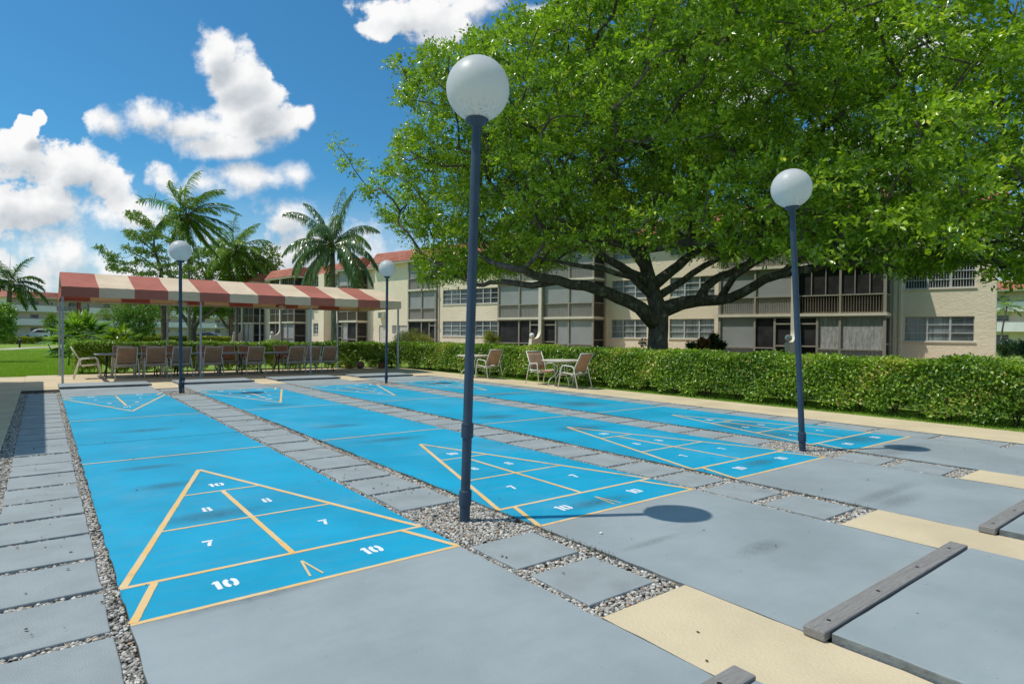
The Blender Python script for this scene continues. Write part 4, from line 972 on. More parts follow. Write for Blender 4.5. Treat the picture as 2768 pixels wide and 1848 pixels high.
tree('ficus_tree', 'broad ficus with a pale forked trunk, seen under and above the canopy', ba,
     [([(0,0,-.1), rel(ba, *z2(840,1330), 84), rel(ba, *z2(850,1250), 84)], [.62,.5,.5]),
      ([rel(ba, *z2(830,1280), 84), rel(ba, *z2(770,1150), 84), rel(ba, *z2(690,1050), 84), rel(ba, *z2(560,880), 84), rel(ba, 470, 770, 85)], [.3,.27,.22,.15,.06]),
      ([rel(ba, *z2(870,1260), 84), rel(ba, *z2(930,1150), 84), rel(ba, *z2(1060,1050), 83), rel(ba, *z2(1180,960), 82), rel(ba, 640, 780, 81)], [.34,.30,.24,.18,.07]),
      ([rel(ba, *z2(860,1240), 84), rel(ba, *z2(880,1050), 84), rel(ba, *z2(920,940), 84), rel(ba, 560, 740, 84)], [.28,.24,.18,.07])],
     cloud_tips(ba, [(560,740,70,50),(640,745,75,55),(690,720,60,45),(600,700,70,35),(500,780,50,30),(450,825,60,20),(560,835,50,14),(720,690,38,25)], 1.35, 84), 26, 8, 1.15, .30, LIME, BARK, .03, width=.55)
bb_ = gp(632, 98)
tree('ficus_tree', 'dark ficus behind the shorter coconut palm beside the far cream wing', bb_,
     [([(0,0,-.1), rel(bb_, *z2(1520,1250), 98), rel(bb_, *z2(1510,1100), 98)], [.6,.5,.45]),
      ([rel(bb_, *z2(1490,1270), 98), rel(bb_, *z2(1400,1220), 98), rel(bb_, *z2(1320,1100), 98), rel(bb_, *z2(1240,980), 98)], [.3,.27,.2,.1]),
      ([rel(bb_, *z2(1520,1160), 98), rel(bb_, *z2(1460,1020), 98), rel(bb_, 610, 800, 98)], [.3,.24,.1])],
     cloud_tips(bb_, [(600,830,55,22),(650,810,50,40),(580,800,45,25),(690,790,40,40),(720,750,40,30)], 1.5, 98), 24, 8, 1.25, .34, FICUS, BARK, .03, width=.55)
def shrub(name, label, base, blobs, d, dmin, ntw, nlf, rad, ls, mat, group=None, width=.5, flat=.9, bark=BARKT, zmin=.15):
    P = []
    for (x, y, rx, ry) in blobs:
        n = 240; v = rdir(n)*RNG.uniform(.3, 1., n)[:, None]**.5; c = rel(base, x, y, d)
        P.append(c+v[:, :1]*rx*d/FPX*CR+v[:, 1:2]*rx*.9*d/FPX*CF+v[:, 2:]*ry*d/FPX*np.array([0, 0, 1.]))
    P = np.concatenate(P); P = P[P[:, 2] > zmin]; P = thin(P[RNG.permutation(len(P))], dmin)
    t = thing(name, label, 'shrub', base, 0, group); grow('stem', [([(0,0,-.05), (0,0,.12)], [.04, .035])], P, t, bark, .006, 2.2, .3, .3, .08)
    B, D, N, S, R = clump_leaves(P, ntw, nlf, rad, ls, None, .5, flat); leaves('foliage', B, D, N, S, width, mat, t, .3, R); return t
shrub('tall_shrub', 'bushy dark green shrub behind the small fan palm, under the canopy', gp(372, 46), [(372,885,42,32),(345,860,30,25),(395,850,35,25),(330,895,25,25)], 46, .42, 12, 7, .42, .16, FICUS)
shrub('weeping_tree', 'drooping fine leaved tree seen just below the canopy valance', gp(360, 62), [(330,845,40,22),(380,835,45,20),(420,842,30,16),(300,850,25,20)], 62, .6, 14, 8, .6, .15, SPARSE)
shrub('glossy_shrub', 'glossy bright green shrub on the lawn before the spear leaf palm', gp(-12, 27), [(-10,865,38,42),(12,850,20,30),(14,895,22,18),(-20,910,30,20)], 27, .22, 10, 7, .26, .13, FAN, width=.45)
shrub('sapling', 'thin young tree with a small crown on the lawn beside the canopy post', gp(139, 40), [(137,868,13,16),(135,885,12,10),(141,855,8,8),(145,895,8,8)], 40, .22, 9, 6, .25, .12, LIME)
shrub('low_bush', 'small leafy bush at the foot of the lawn end of the hedge', gp(186, 24.6), [(186,940,9,13),(192,955,10,10)], 24.6, .12, 8, 5, .12, .08, FAN)
YELB = leafmat('yellow_bush_leaf', (.22,.22,.05), (.45,.42,.14), .35, .5, .3)
shrub('feathery_bush', 'feathery yellow green bush in front of the cream building', gp(1118, 46), [(1100,918,35,18),(1135,920,30,15),(1080,930,25,12),(1115,905,25,10),(1155,925,15,8)], 46, .28, 16, 8, .42, .11, YELB, width=.25)
CROT = leafmat('croton_leaf', (.05,.05,.015), (.35,.14,.03), .2, .35, .5); DARKB = leafmat('dark_bush_leaf', (.02,.05,.012), (.06,.12,.02), .2, .3, .5)
shrub('croton', 'reddish croton below the first floor windows near the tree trunk', gp(1900, 30), [(1900,930,11,13)], 30, .12, 9, 6, .14, .12, CROT, 'shrubs along the building')
shrub('dark_shrub', 'dark leafy shrub beside the reddish croton', gp(1932, 31), [(1925,930,12,14),(1945,935,14,10),(1930,915,8,10)], 31, .13, 9, 6, .15, .13, DARKB, 'shrubs along the building')
shrub('dark_shrub', 'small dark shrub between the tree trunk and the reddish croton', gp(1872, 31), [(1872,936,13,8)], 31, .13, 9, 6, .15, .12, DARKB, 'shrubs along the building')
shrub('dark_shrub', 'thin dark shrub beside the big tree trunk under the window', gp(1738, 29), [(1738,928,9,10)], 29, .16, 6, 5, .14, .10, DARKB, 'shrubs along the building')
shrub('spiky_plant', 'spiky yellow green plant in front of the ground floor windows', gp(1327, 34), [(1325,914,12,10),(1334,920,10,8)], 34, .14, 12, 5, .3, .22, YELB, width=.14)
for x, d, lb in ((2722, 45, 'clipped dark green bush at the foot of the far right building'), (2772, 38, 'dark bush in front of the door of the gallery building past the corner')):
    shrub('round_bush', lb, gp(x, d), [(x,945,26,16),(x+5,935,20,14)], d, .3, 14, 7, .34, .13, DARKB)
# fern pots and the ball at the hedge corner
FERN = leafmat('fern_leaf', (.14,.24,.04), (.36,.48,.12), .35, .4, .4)
TERRA = simple('terracotta', (.30,.13,.08), .7, .2, .2, 12)
def fern(label, base):
    t = thing('potted_fern', label, 'plant', base, RNG.uniform(0, 3), 'potted ferns at the hedge corner')
    b = MB(); b.lathe([(.10,0),(.15,.18),(.165,.19),(.165,.22),(.14,.22),(.13,.19)], 18); b.build('pot', TERRA, t, True, angle=40)
    Vs, Fs, Rs = [], [], []; o = 0
    for i in range(26):
        az = 2.4*i; e = math.radians(RNG.uniform(15, 75)); d = np.array([math.cos(az)*math.cos(e), math.sin(az)*math.cos(e), math.sin(e)]); p = np.array([0, 0, .2]); P_ = [p]
        for k in range(8): d = unit(d+np.array([0, 0, -.16])); p = p+d*.075; P_.append(p)
        P_ = np.array(P_)
        for sg in (-1, 1):
            B2 = np.repeat(P_[1:], 3, 0)+RNG.normal(0, .006, (24, 3)); dd = np.repeat(np.diff(P_, axis=0), 3, 0); sd = unit(np.cross(dd, np.array([0, 0, 1.])))
            V, F = strip_leaves(B2, unit(sd*sg+unit(dd)*.4), np.full(24, .3), np.full(24, .10), np.full(24, .034)); Vs.append(V); Fs.append(F+o); o += len(V); Rs.append(np.repeat(RNG.uniform(0, 1, 24), 8))
    npmesh('fronds', np.concatenate(Vs), np.concatenate(Fs), FERN, t, False, np.concatenate(Rs))
fern('potted fern at the hedge corner behind the terracotta ball', (9.30, 19.75, 0)); fern('potted fern at the hedge corner beside the lamp pole', (10.50, 19.3, 0))
b = MB(); b.lathe([(max(.004, .155*math.cos(a)), .15+.155*math.sin(a)) for a in np.linspace(-1.3, PI/2, 14)], 20); o = b.build('terracotta_ball', simple('ball_clay', (.26,.14,.13), .6, .3, .2, 9), None, True); o.location = (9.62, 19.3, 0)
tag(o, 'dull red round clay ball on the patio at the hedge corner', 'garden ball')
# a closed black umbrella-like cover standing behind the far lamp
b = MB(); b.lathe([(.10,0),(.10,.025),(.02,.03),(.02,.08),(.055,.10),(.058,.35),(.050,.7),(.036,.95),(.022,1.04),(.008,1.08)], 16); o = b.build('closed_umbrella', simple('black_cover', (.012,.012,.014), .8, .2), None, True, angle=50); o.location = (11.02, 19.45, 0)
tag(o, 'closed black patio umbrella standing against the hedge corner behind a lamp pole', 'umbrella')
# ------------------------------------------------------------------ buildings
def stucco_mat(name, col):
    t = NT(name); co = t.co(True)
    c = t.mix(t.ramp(t.noise(co, .5, 5, .6), .3, .7), scale_col(col, .93), scale_col(col, 1.04))
    v = t.noise(t.mapping(co, (3, 3, .25)), 1.2, 4, .6); c = t.mix(t.math('MULTIPLY', t.ramp(v, .6, .8), .25), c, scale_col(col, .7))
    h = t.noise(t.mapping(co, (1, 1, 1.8)), 4.5, 5, .65, 1.2)
    t.bsdf(c, .85, .15, 0, t.bump(h, .9, .035)); return t.mat
STUC = stucco_mat('cream_stucco', (.97,.835,.625)); TRIM = simple('cream_trim', (.78,.72,.58), .6, .3, .06, 2)
WHITE = simple('white_stucco', (.93,.87,.80), .8, .2, .06, .8); FARW = simple('tan_gallery_wall', (.76,.66,.52), .85, .15, .08, .5)
FRAMEM = simple('window_frame_alu', (.55,.56,.54), .45, .4); MULL = simple('porch_mullion', (.36,.33,.27), .55, .3, .1, 4)
REDC = simple('red_column', (.32,.07,.05), .7, .2); RAIL = simple('grey_railing', (.16,.165,.17), .6, .3); BALU = simple('bronze_baluster', (.30,.24,.16), .5, .3)
def glass_mat(name, col, rough=.08, stripes=True):
    t = NT(name); co = t.co(True)
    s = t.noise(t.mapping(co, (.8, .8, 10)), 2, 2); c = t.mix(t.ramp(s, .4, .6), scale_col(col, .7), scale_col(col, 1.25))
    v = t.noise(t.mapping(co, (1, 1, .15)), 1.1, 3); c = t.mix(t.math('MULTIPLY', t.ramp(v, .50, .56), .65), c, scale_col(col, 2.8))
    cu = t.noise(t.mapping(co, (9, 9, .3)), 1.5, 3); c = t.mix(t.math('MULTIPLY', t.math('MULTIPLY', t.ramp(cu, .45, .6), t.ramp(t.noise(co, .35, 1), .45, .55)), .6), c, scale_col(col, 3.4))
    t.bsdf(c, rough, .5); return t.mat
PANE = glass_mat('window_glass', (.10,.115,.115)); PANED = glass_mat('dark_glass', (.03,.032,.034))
def shutter_mat(name, col):
    t = NT(name); co = t.co(True); z = t.n('ShaderNodeSeparateXYZ'); t.l(co, z.inputs[0])
    w = t.math('FRACT', t.math('MULTIPLY', z.outputs[2], 14)); c = t.mix(t.ramp(w, .0, .25), scale_col(col, .7), col)
    c = t.mix(t.ramp(t.noise(co, .8, 3), .3, .7), t.mix(1., c, (.88,.88,.88,1), 'MULTIPLY'), c)
    t.bsdf(c, .5, .3, 0, t.bump(w, .4, .01)); return t.mat
SHUT = shutter_mat('roll_shutter', (.40,.41,.405,1)); SCREEN = simple('dark_insect_screen', (.035,.034,.034), .7, .25, .5, 1.4)
def curtain_mat():
    t = NT('hazy_curtain'); co = t.co(True); f = t.noise(t.mapping(co, (5, 5, .8)), 2.5, 5, .7, 1)
    t.bsdf(t.mix(t.ramp(f, .3, .75), (.24,.235,.225,1), (.62,.61,.58,1)), .6, .3); return t.mat
CURT = curtain_mat()
def tile_mat():
    t = NT('barrel_tile'); co = t.co(True)
    c = t.mix(t.ramp(t.noise(co, .7, 5, .65), .3, .7), (.44,.145,.095,1), (.58,.24,.165,1))
    c = t.mix(t.math('MULTIPLY', t.ramp(t.noise(co, 6, 3), .55, .7), .5), c, (.24,.065,.04,1))
    t.bsdf(c, .75, .2); return t.mat
TILE = tile_mat()
class Facade:
    def __init__(s, origin, t):
        s.o = np.array(origin, float); s.o[2] = 0; s.t = np.array([t[0], t[1], 0.]); s.t /= np.linalg.norm(s.t); s.n = np.array([-s.t[1], s.t[0], 0.])
    def p(s, a, off, z): return tuple(s.t*a+s.n*off+np.array([0, 0, z]))       # local to the building's empty at s.o
    def box(s, b, a0, a1, o0, o1, z0, z1):
        V = [s.p(a, o, z) for z in (z0, z1) for (a, o) in ((a0, o0), (a1, o0), (a1, o1), (a0, o1))]
        b.add(V, [(0,3,2,1),(4,5,6,7),(0,1,5,4),(1,2,6,5),(2,3,7,6),(3,0,4,7)])
    def quad(s, b, pts): b.add([s.p(*q) for q in pts], [tuple(range(len(pts)))])
def wall_holes(F, b, a0, a1, z0, z1, holes, off=0, depth=.16):
    xs = sorted({a0, a1}|{h[0] for h in holes}|{h[1] for h in holes}); zs = sorted({z0, z1}|{h[2] for h in holes}|{h[3] for h in holes})
    xs = [x for x in xs if a0 <= x <= a1]; zs = [z for z in zs if z0 <= z <= z1]
    for i in range(len(xs)-1):
        for j in range(len(zs)-1):
            cx, cz = (xs[i]+xs[i+1])/2, (zs[j]+zs[j+1])/2
            if any(h[0] < cx < h[1] and h[2] < cz < h[3] for h in holes): continue
            F.quad(b, [(xs[i], off, zs[j]), (xs[i], off, zs[j+1]), (xs[i+1], off, zs[j+1]), (xs[i+1], off, zs[j])])
    for (x0, x1, y0, y1) in holes:
        d = off-depth
        F.quad(b, [(x0, off, y0), (x0, d, y0), (x0, d, y1), (x0, off, y1)]); F.quad(b, [(x1, off, y0), (x1, off, y1), (x1, d, y1), (x1, d, y0)])
        F.quad(b, [(x0, off, y0), (x1, off, y0), (x1, d, y0), (x0, d, y0)]); F.quad(b, [(x0, off, y1), (x0, d, y1), (x1, d, y1), (x1, off, y1)])
def window(F, root, a0, a1, z0, z1, nc, nr, pane=PANE, off=0, bars=False, sill=True):
    b = MB(); d = off-.085; w = .035
    for x in (a0, a1): F.box(b, x+(w if x == a1 else 0)-w*(x == a1)*1, x+w*(1 if x == a0 else 0), d-.03, d+.03, z0, z1) if False else None
    F.box(b, a0, a0+w, d-.03, d+.03, z0, z1); F.box(b, a1-w, a1, d-.03, d+.03, z0, z1)
    F.box(b, a0+w, a1-w, d-.03, d+.03, z0, z0+w); F.box(b, a0+w, a1-w, d-.03, d+.03, z1-w, z1)
    for i in range(1, nc): x = a0+(a1-a0)*i/nc; F.box(b, x-.045, x+.045, d-.025, d+.026, z0+w, z1-w)
    for j in range(1, nr):
        z = z0+(z1-z0)*j/nr
        for i in range(nc):
            xa = a0+(a1-a0)*i/nc+(w if i == 0 else .045); xb = a0+(a1-a0)*(i+1)/nc-(w if i == nc-1 else .045); F.box(b, xa, xb, d-.02, d+.034, z-.022, z+.022)
    f = b.build('window', FRAMEM, root)
    b = MB(); F.quad(b, [(a0+.01, d-.035, z0+.01), (a0+.01, d-.035, z1-.01), (a1-.01, d-.035, z1-.01), (a1-.01, d-.035, z0+.01)]); b.build('pane', pane, f)
    if bars:
        b = MB(); x = a0+.12
        while x < a1-.1: F.box(b, x-.011, x+.011, d-.012, d+.012, z0+.04, z1-.04); x += .115
        b.build('window_bars', FRAMEM, f)
    if sill: b = MB(); F.box(b, a0-.06, a1+.06, off-.155, off+.05, z0-.07, z0-.003); b.build('sill', TRIM, f)
    return f
def mansard(F, root, segs, z0=8.05, z1=9.12, back=-.35):
    """segs: (a0, a1, eave offset); barrel tiles as real corrugation"""
    b = MB()
    for (a0, a1, off) in segs:
        n = max(2, int((a1-a0)/.30))*6; rows = 5; A = np.linspace(a0, a1, n+1)
        top = off-.85
        V = []; Fc = []
        for r in range(rows):
            for e in (0, 1):
                u = (r+e)/rows; z = z0+(z1-z0)*u; o_ = off+(top-off)*u+(.05 if e == 0 else 0)
                for k, a in enumerate(A):
                    c = abs(math.sin(PI*(a-a0)/.30)); V.append(F.p(a, o_+.055*c, z+.03*c))
        for r in range(rows*2-1):
            for k in range(n): Fc.append((r*(n+1)+k, r*(n+1)+k+1, (r+1)*(n+1)+k+1, (r+1)*(n+1)+k))
        b.add(V, Fc)
        F.quad(b, [(a0, off+.05, z0), (a0, top, z1), (a0, back-2, z1), (a0, back-2, z0)]); F.quad(b, [(a1, off+.05, z0), (a1, back-2, z0), (a1, back-2, z1), (a1, top, z1)])
        F.quad(b, [(a0, top, z1), (a1, top, z1), (a1, back-9, z1-.05), (a0, back-9, z1-.05)])
    rf = b.build('roof', TILE, root)
    b = MB()
    for (a0, a1, off) in segs: F.box(b, a0+.01, a1-.01, -.1, off+.03, z0-.16, z0-.004)
    b.build('eave_soffit', TRIM, rf)
    return rf
ZF = [.25, 2.60, 5.30, 8.0]          # slab tops, ledge heights
def porch(F, root, a0, a1, off, plan, fin=None, returns=True, mul=None, finlamp=True):
    """plan[floor] = list of bays (x0, x1, kind); kind: shutter, screen, curtain, door"""
    for fl, bays in enumerate(plan):
        z0 = .12 if fl == 0 else ZF[fl]+.10; z1 = ZF[fl+1]-.05
        b = MB(); xs = sorted({x for q in bays for x in q[:2]})
        for i, x in enumerate(xs):
            w = .055 if 0 < i < len(xs)-1 else .07; F.box(b, x-w, x+w, off-.10, off, z0, z1)
        for (x0, x1, k) in bays:
            F.box(b, x0+.07, x1-.07, off-.08, off-.012, z1-.09, z1-.001)
            if fl > 0: F.box(b, x0+.06, x1-.06, off-.085, off-.005, z0+.93, z0+1.0)
            elif k != 'door': F.box(b, x0+.06, x1-.06, off-.085, off-.005, z0+.62, z0+.69)
            else:
                F.box(b, x0+.06, x1-.06, off-.085, off-.005, z0+1.98, z0+2.06); F.box(b, x0+.06, x1-.06, off-.085, off-.005, z0+.75, z0+.83)
            if k == 'screen' and fl > 0:
                for q in (1, 2): x = x0+(x1-x0)*q/3; F.box(b, x-.022, x+.022, off-.07, off-.02, z0+1.0, z1-.09)
        if returns:
            F.box(b, a0-.07, a0+.05, .02, .12, z0, z1)
            F.box(b, a0-.065, a0+.045, .12, off-.11, z0+.93, z0+1.0); F.box(b, a0-.065, a0+.045, .12, off-.11, z1-.09, z1-.002)
        P = b.build('porch', MULL, root)
        for kind, m in (('shutter', SHUT), ('screen', SCREEN), ('curtain', CURT), ('door', SCREEN)):
            for (x0, x1, k) in bays:
                if k != kind: continue
                b = MB(); F.box(b, x0+.03, x1-.03, off-.14, off-.105, z0, z1)
                b.build({'shutter': 'roll_shutter', 'screen': 'insect_screen', 'curtain': 'curtain', 'door': 'screen_door'}[kind], m, P)
        if returns:
            for a_ in (a0-.02, a1):
                b = MB(); F.box(b, a_, a_+.02, .02, off-.12, z0, z1); b.build('insect_screen', SCREEN, P)
        if fl > 0:
            for (x0, x1, k) in bays:
                n = int((x1-x0)/.125); b = MB(); F.box(b, x0+.06, x1-.06, off-.056, off-.032, z0+.03, z0+.06)
                for q in range(1, n): x = x0+(x1-x0)*q/n; F.box(b, x-.011, x+.011, off-.055, off-.033, z0+.06, z0+.93)
                b.build('railing', BALU, P)
            if returns:
                b = MB(); F.box(b, a0-.061, a0-.037, .13, off-.11, z0+.03, z0+.06)
                for q in range(1, 11): o_ = .1+(off-.2)*q/11; F.box(b, a0-.06, a0-.038, o_-.011, o_+.011, z0+.06, z0+.93)
                b.build('railing', BALU, P)
        b = MB(); F.box(b, a0-.12, a1+.12, .003, off+.09, ZF[fl+1]-.05, ZF[fl+1]+.10); b.build('floor_ledge', TRIM, root)
    for fx in (fin or []):
        b = MB(); w = .13
        prof = [(0, 8.0), (.16, 8.0), (.16, 1.75)]+[(.16+.62*(1-math.cos(q*PI/2/6)), 1.75-.62*math.sin(q*PI/2/6)) for q in range(1, 7)]+[(1.25, 1.12), (1.42, .0), (0, 0)]
        b.prism(prof, fx-w, fx+w, lambda o_, z, a: F.p(a, off+.095+o_, z))
        fo = b.build('porch_fin', TRIM, root)
        if finlamp:
            b = MB(); c = F.p(fx, off+.095+1.08, 1.35); b.lathe([(max(.005, .19*math.cos(q)), .19*math.sin(q)) for q in np.linspace(-PI/2, PI/2, 15)], 20, c); b.lathe([(.05, -.24), (.05, -.18)], 10, c)
            b.build('globe_light', GLOBE2, fo, True)
GLOBE2 = simple('white_globe', (.80,.80,.77), .25, .5, .04, 3)
def downpipe(F, root, a, off=.0, z1=8.0):
    b = MB(); F.box(b, a-.05, a+.05, off+.003, off+.09, 0, z1); b.build('downpipe', TRIM, root)

# ---- the cream building behind the hedge
FR = Facade((36.23, 5.67, 0), (-.236, .9718))
bl = thing('apartment_building', 'three storey cream stucco apartment building with screened porches behind the big tree', 'building', tuple(FR.o))
LEN = 47.0
wins = []
for fz in (1.26, 3.96, 6.66):
    for (x0, x1) in ((.83, 3.75), (13.8, 16.77), (18.4, 21.1), (31.5, 33.95), (34.7, 37.75)): wins.append((x0, x1, fz, fz+1.26))
doors = [(45.5, 46.35, .1, 2.18), (42.35, 43.5, .1, 2.17)]; vent = (43.8, 44.45, 1.42, 2.17)
b = MB(); wall_holes(FR, b, 0, LEN, -.1, 8.05, wins+doors+[vent])
FR.quad(b, [(0, 0, -.1), (0, -10, -.1), (0, -10, 8.05), (0, 0, 8.05)]); FR.quad(b, [(LEN, 0, -.1), (LEN, 0, 8.05), (LEN, -10, 8.05), (LEN, -10, -.1)]); FR.quad(b, [(0, -10, -.1), (LEN, -10, -.1), (LEN, -10, 8.05), (0, -10, 8.05)])
b.build('wall', STUC, bl)
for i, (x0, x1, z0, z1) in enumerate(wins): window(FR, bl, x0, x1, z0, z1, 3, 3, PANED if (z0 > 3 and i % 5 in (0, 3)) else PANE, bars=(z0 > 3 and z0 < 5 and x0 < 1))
DOORM = simple('cream_door', (.68,.64,.53), .5, .3)
for (x0, x1, z0, z1) in doors:
    b = MB(); FR.box(b, x0+.02, x1-.02, -.12, -.07, z0, z1-.02); d = b.build('door', DOORM, bl)
    b = MB(); FR.box(b, x0+.08, x0+.13, -.068, -.02, 1.0, 1.14); b.build('handle', FRAMEM, d)
b = MB()
for k in range(7): z = vent[2]+.03+k*.105; FR.box(b, vent[0]+.02, vent[1]-.02, -.13, -.03, z, z+.055)
b.build('vent', FRAMEM, bl)
b = MB(); FR.box(b, 45.5, 46.15, -.02, .34, 2.85, 3.5); ac = b.build('air_conditioner', TRIM, bl, bevel=.02); b = MB()
for k in range(6): FR.box(b, 45.56, 46.09, .343, .356, 2.93+.085*k, 2.97+.085*k)
b.build('grille', RAIL, ac)
def halves(a0, c, a1, m1, m2, k1, k2, fl0=None):
    return [(a0, m1, k1), (m1, c-.13, k1), (c+.13, m2, k2), (m2, a1, k2)]
p2 = (4.45, 8.75, 12.95, 6.5, 10.9)
porch(FR, bl, 4.45, 12.95, 1.5, [[(4.45, 6.5, 'curtain'), (6.5, 7.6, 'curtain'), (7.6, 8.62, 'door'), (8.88, 9.8, 'door'), (9.8, 10.9, 'screen'), (10.9, 12.95, 'shutter')],
      halves(4.45, 8.75, 12.95, 6.5, 10.9, 'screen', 'shutter'), halves(4.45, 8.75, 12.95, 6.5, 10.9, 'shutter', 'shutter')], [8.75])
porch(FR, bl, 21.72, 30.2, 1.5, [[(21.72, 23.7, 'shutter'), (23.7, 24.8, 'shutter'), (24.8, 25.9, 'door'), (26.16, 27.1, 'door'), (27.1, 28.16, 'screen'), (28.16, 30.2, 'screen')],
      halves(21.72, 26.03, 30.2, 23.7, 28.16, 'shutter', 'shutter'), halves(21.72, 26.03, 30.2, 23.7, 28.16, 'shutter', 'shutter')], [26.03])
porch(FR, bl, 38.45, 41.95, .25, [[(38.45, 39.2, 'door'), (39.2, 40.2, 'screen'), (40.2, 41.95, 'screen')], [(38.45, 40.2, 'shutter'), (40.2, 41.95, 'shutter')], [(38.45, 40.2, 'shutter'), (40.2, 41.95, 'shutter')]], [], False)
for a in (3.95, 4.2, 13.25, 21.5, 30.45, 38.22): downpipe(FR, bl, a)
mansard(FR, bl, [(-.4, 4.3, .5), (4.3, 13.1, 1.85), (13.1, 21.5, .5), (21.5, 30.4, 1.85), (30.4, 47.2, .5)])
b = MB(); FR.quad(b, [(-3, 5.5, -.022), (-3, .01, -.022), (47, .01, -.022), (47, 5.5, -.022)]); o = b.build('ground', simple('warm_bounce_brown', (.34,.22,.13), .95, .1, .4, 14, .6, 60)); o.location = tuple(FR.o); tag(o, 'unseen brown sheet along the foot of the building, added to warm its bounced light', None, None, 'structure')  # brown sheet hidden by the hedge, added to warm light bounced onto the wall
# ---- its far wing
FL = Facade((27.13, 48.11, 0), (-.1196, .9928))
wing = thing('apartment_building', 'far cream wing with a stepped red tile roof behind the canopy and the queen palm', 'building', tuple(FL.o))
WL = 42.5
wl = []
for fz in (1.26, 3.96, 6.66):
    for (x0, x1) in ((12.64, 14.07), (17.25, 19.34), (29.85, 31.64)): wl.append((x0, x1, fz, fz+1.26))
b = MB(); wall_holes(FL, b, 0, WL, -.1, 8.05, wl)
FL.quad(b, [(WL, 0, -.1), (WL, 0, 8.05), (WL, -10, 8.05), (WL, -10, -.1)]); FL.quad(b, [(0, -10, -.1), (WL, -10, -.1), (WL, -10, 8.05), (0, -10, 8.05)])
b.build('wall', STUC, wing)
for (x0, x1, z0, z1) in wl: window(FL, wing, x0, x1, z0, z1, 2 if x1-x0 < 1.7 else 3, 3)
b = MB(); FL.box(b, 15.06, 16.34, .003, .9, -.1, 8.0); b.build('stair_pier', STUC, wing)
porch(FL, wing, 7.4, 11.2, 1.3, [[(7.4, 9.2, 'screen'), (9.2, 10.3, 'curtain'), (10.3, 11.2, 'door')], [(7.4, 9.2, 'screen'), (9.2, 11.2, 'screen')], [(7.4, 9.2, 'shutter'), (9.2, 11.2, 'curtain')]], [])
porch(FL, wing, 21.2, 28.0, 1.5, [[(21.2, 23.0, 'shutter'), (23.0, 24.4, 'curtain'), (24.66, 26.3, 'screen'), (26.3, 28.0, 'screen')]]+[[(21.2, 22.8, 'screen'), (22.8, 24.4, 'screen'), (24.66, 26.3, 'screen'), (26.3, 28.0, 'screen')]]*2, [24.53])
porch(FL, wing, 33.2, 39.9, 1.5, [[(33.2, 35.0, 'curtain'), (35.0, 36.4, 'curtain'), (36.66, 38.3, 'screen'), (38.3, 39.9, 'screen')]]+[[(33.2, 34.8, 'screen'), (34.8, 36.4, 'screen'), (36.66, 38.3, 'screen'), (38.3, 39.9, 'screen')]]*2, [36.53])
for a in (6.6, 12.0, 19.9, 29.3, 32.6): downpipe(FL, wing, a)
mansard(FL, wing, [(0.2, 7.0, .5), (7.0, 11.6, 1.6), (11.6, 20.6, .55), (20.6, 28.6, 1.85), (28.6, 32.7, .5), (32.7, 41.0, 1.85), (41.0, 42.9, .5)])

b = MB(); FL.quad(b, [(0, 5.5, -.018), (0, .01, -.018), (43, .01, -.018), (43, 5.5, -.018)]); o = b.build('ground', bpy.data.materials['warm_bounce_brown']); o.location = tuple(FL.o); tag(o, 'unseen brown sheet along the foot of the far wing, added for warm bounce', None, None, 'structure')  # second hidden sheet, added so the wing also catches warm bounce
# ---- gallery buildings in the distance
def gallery(label, x0, d0, x1, d1, length, cols, z_off=0., start=0., gaps=()):
    A, B = on_ground(x0, d0), on_ground(x1, d1); tv = B-A; F = Facade(A, (tv[0], tv[1]))
    if (F.n@(CAM-A)) < 0: F = Facade(A+F.t*length, (-tv[0], -tv[1])); flip = True
    else: flip = False
    t = thing('gallery_building', label, 'building', tuple(F.o), 0, 'gallery buildings beyond the lawn')
    b = MB(); F.box(b, 0, length, -9, -1.6, -.1, 8.2); b.build('wall', FARW, t)
    cv = (lambda a: length-a) if flip else (lambda a: a)
    for fl in (0, 1, 2):
        z = [.1, 2.72, 5.42][fl]
        if fl:
            b = MB(); F.box(b, 0, length, -1.6, .0, z-.2, z); b.build('gallery_floor', WHITE, t)
            edges = [0]+[e for g in sorted(gaps) for e in g]+[length]
            for i in range(0, len(edges), 2):
                a0, a1 = sorted((cv(edges[i]), cv(edges[i+1]))); b = MB(); F.box(b, a0, a1, -.001, .10, z-.28, z+.98); b.build('parapet', WHITE, t)
            for g in gaps:
                a0, a1 = sorted((cv(g[0]), cv(g[1]))); b = MB(); F.box(b, a0, a1, .02, .06, z+.9, z+.96); x = a0+.1
                while x < a1: F.box(b, x, x+.03, .03, .05, z, z+.9); x += .16
                b.build('railing', RAIL, t)
        a = 2.2; k = 0
        while a < length-2.5:
            a0, a1 = sorted((cv(a), cv(a+1.5))); f = MB(); F.box(f, a0, a1, -1.6, -1.55, z+1.15, z+1.95); fo = f.build('window', FRAMEM, t)
            f = MB(); F.box(f, a0+.06, a1-.06, -1.549, -1.53, z+1.2, z+1.52); F.box(f, a0+.06, a1-.06, -1.549, -1.53, z+1.57, z+1.9); f.build('pane', PANED, fo)
            a0, a1 = sorted((cv(a+3.4), cv(a+4.3))); f = MB(); F.box(f, a0, a1, -1.6, -1.53, z, z+2.05); do = f.build('door', DOORM, t)
            f = MB(); F.box(f, a0+.3, a1-.3, -1.529, -1.515, z+1.2, z+1.75); f.build('door_light', PANED, do)
            a += 7.1; k += 1
    for c in cols:
        a = cv(c); b = MB(); F.box(b, a-.28, a+.28, .11, .55, -.1, 8.0); b.build('column', REDC, t)
    mansard(F, t, [(-.5, length+.5, .7)], 8.0, 9.15)
    return t
gallery('long white gallery building with red columns beyond the lawn', -60, 113, 650, 166, 68, (17.3, 32, 55, 64.5), 0, 0, ((13.2, 19.6), (51, 58), (62, 67)))
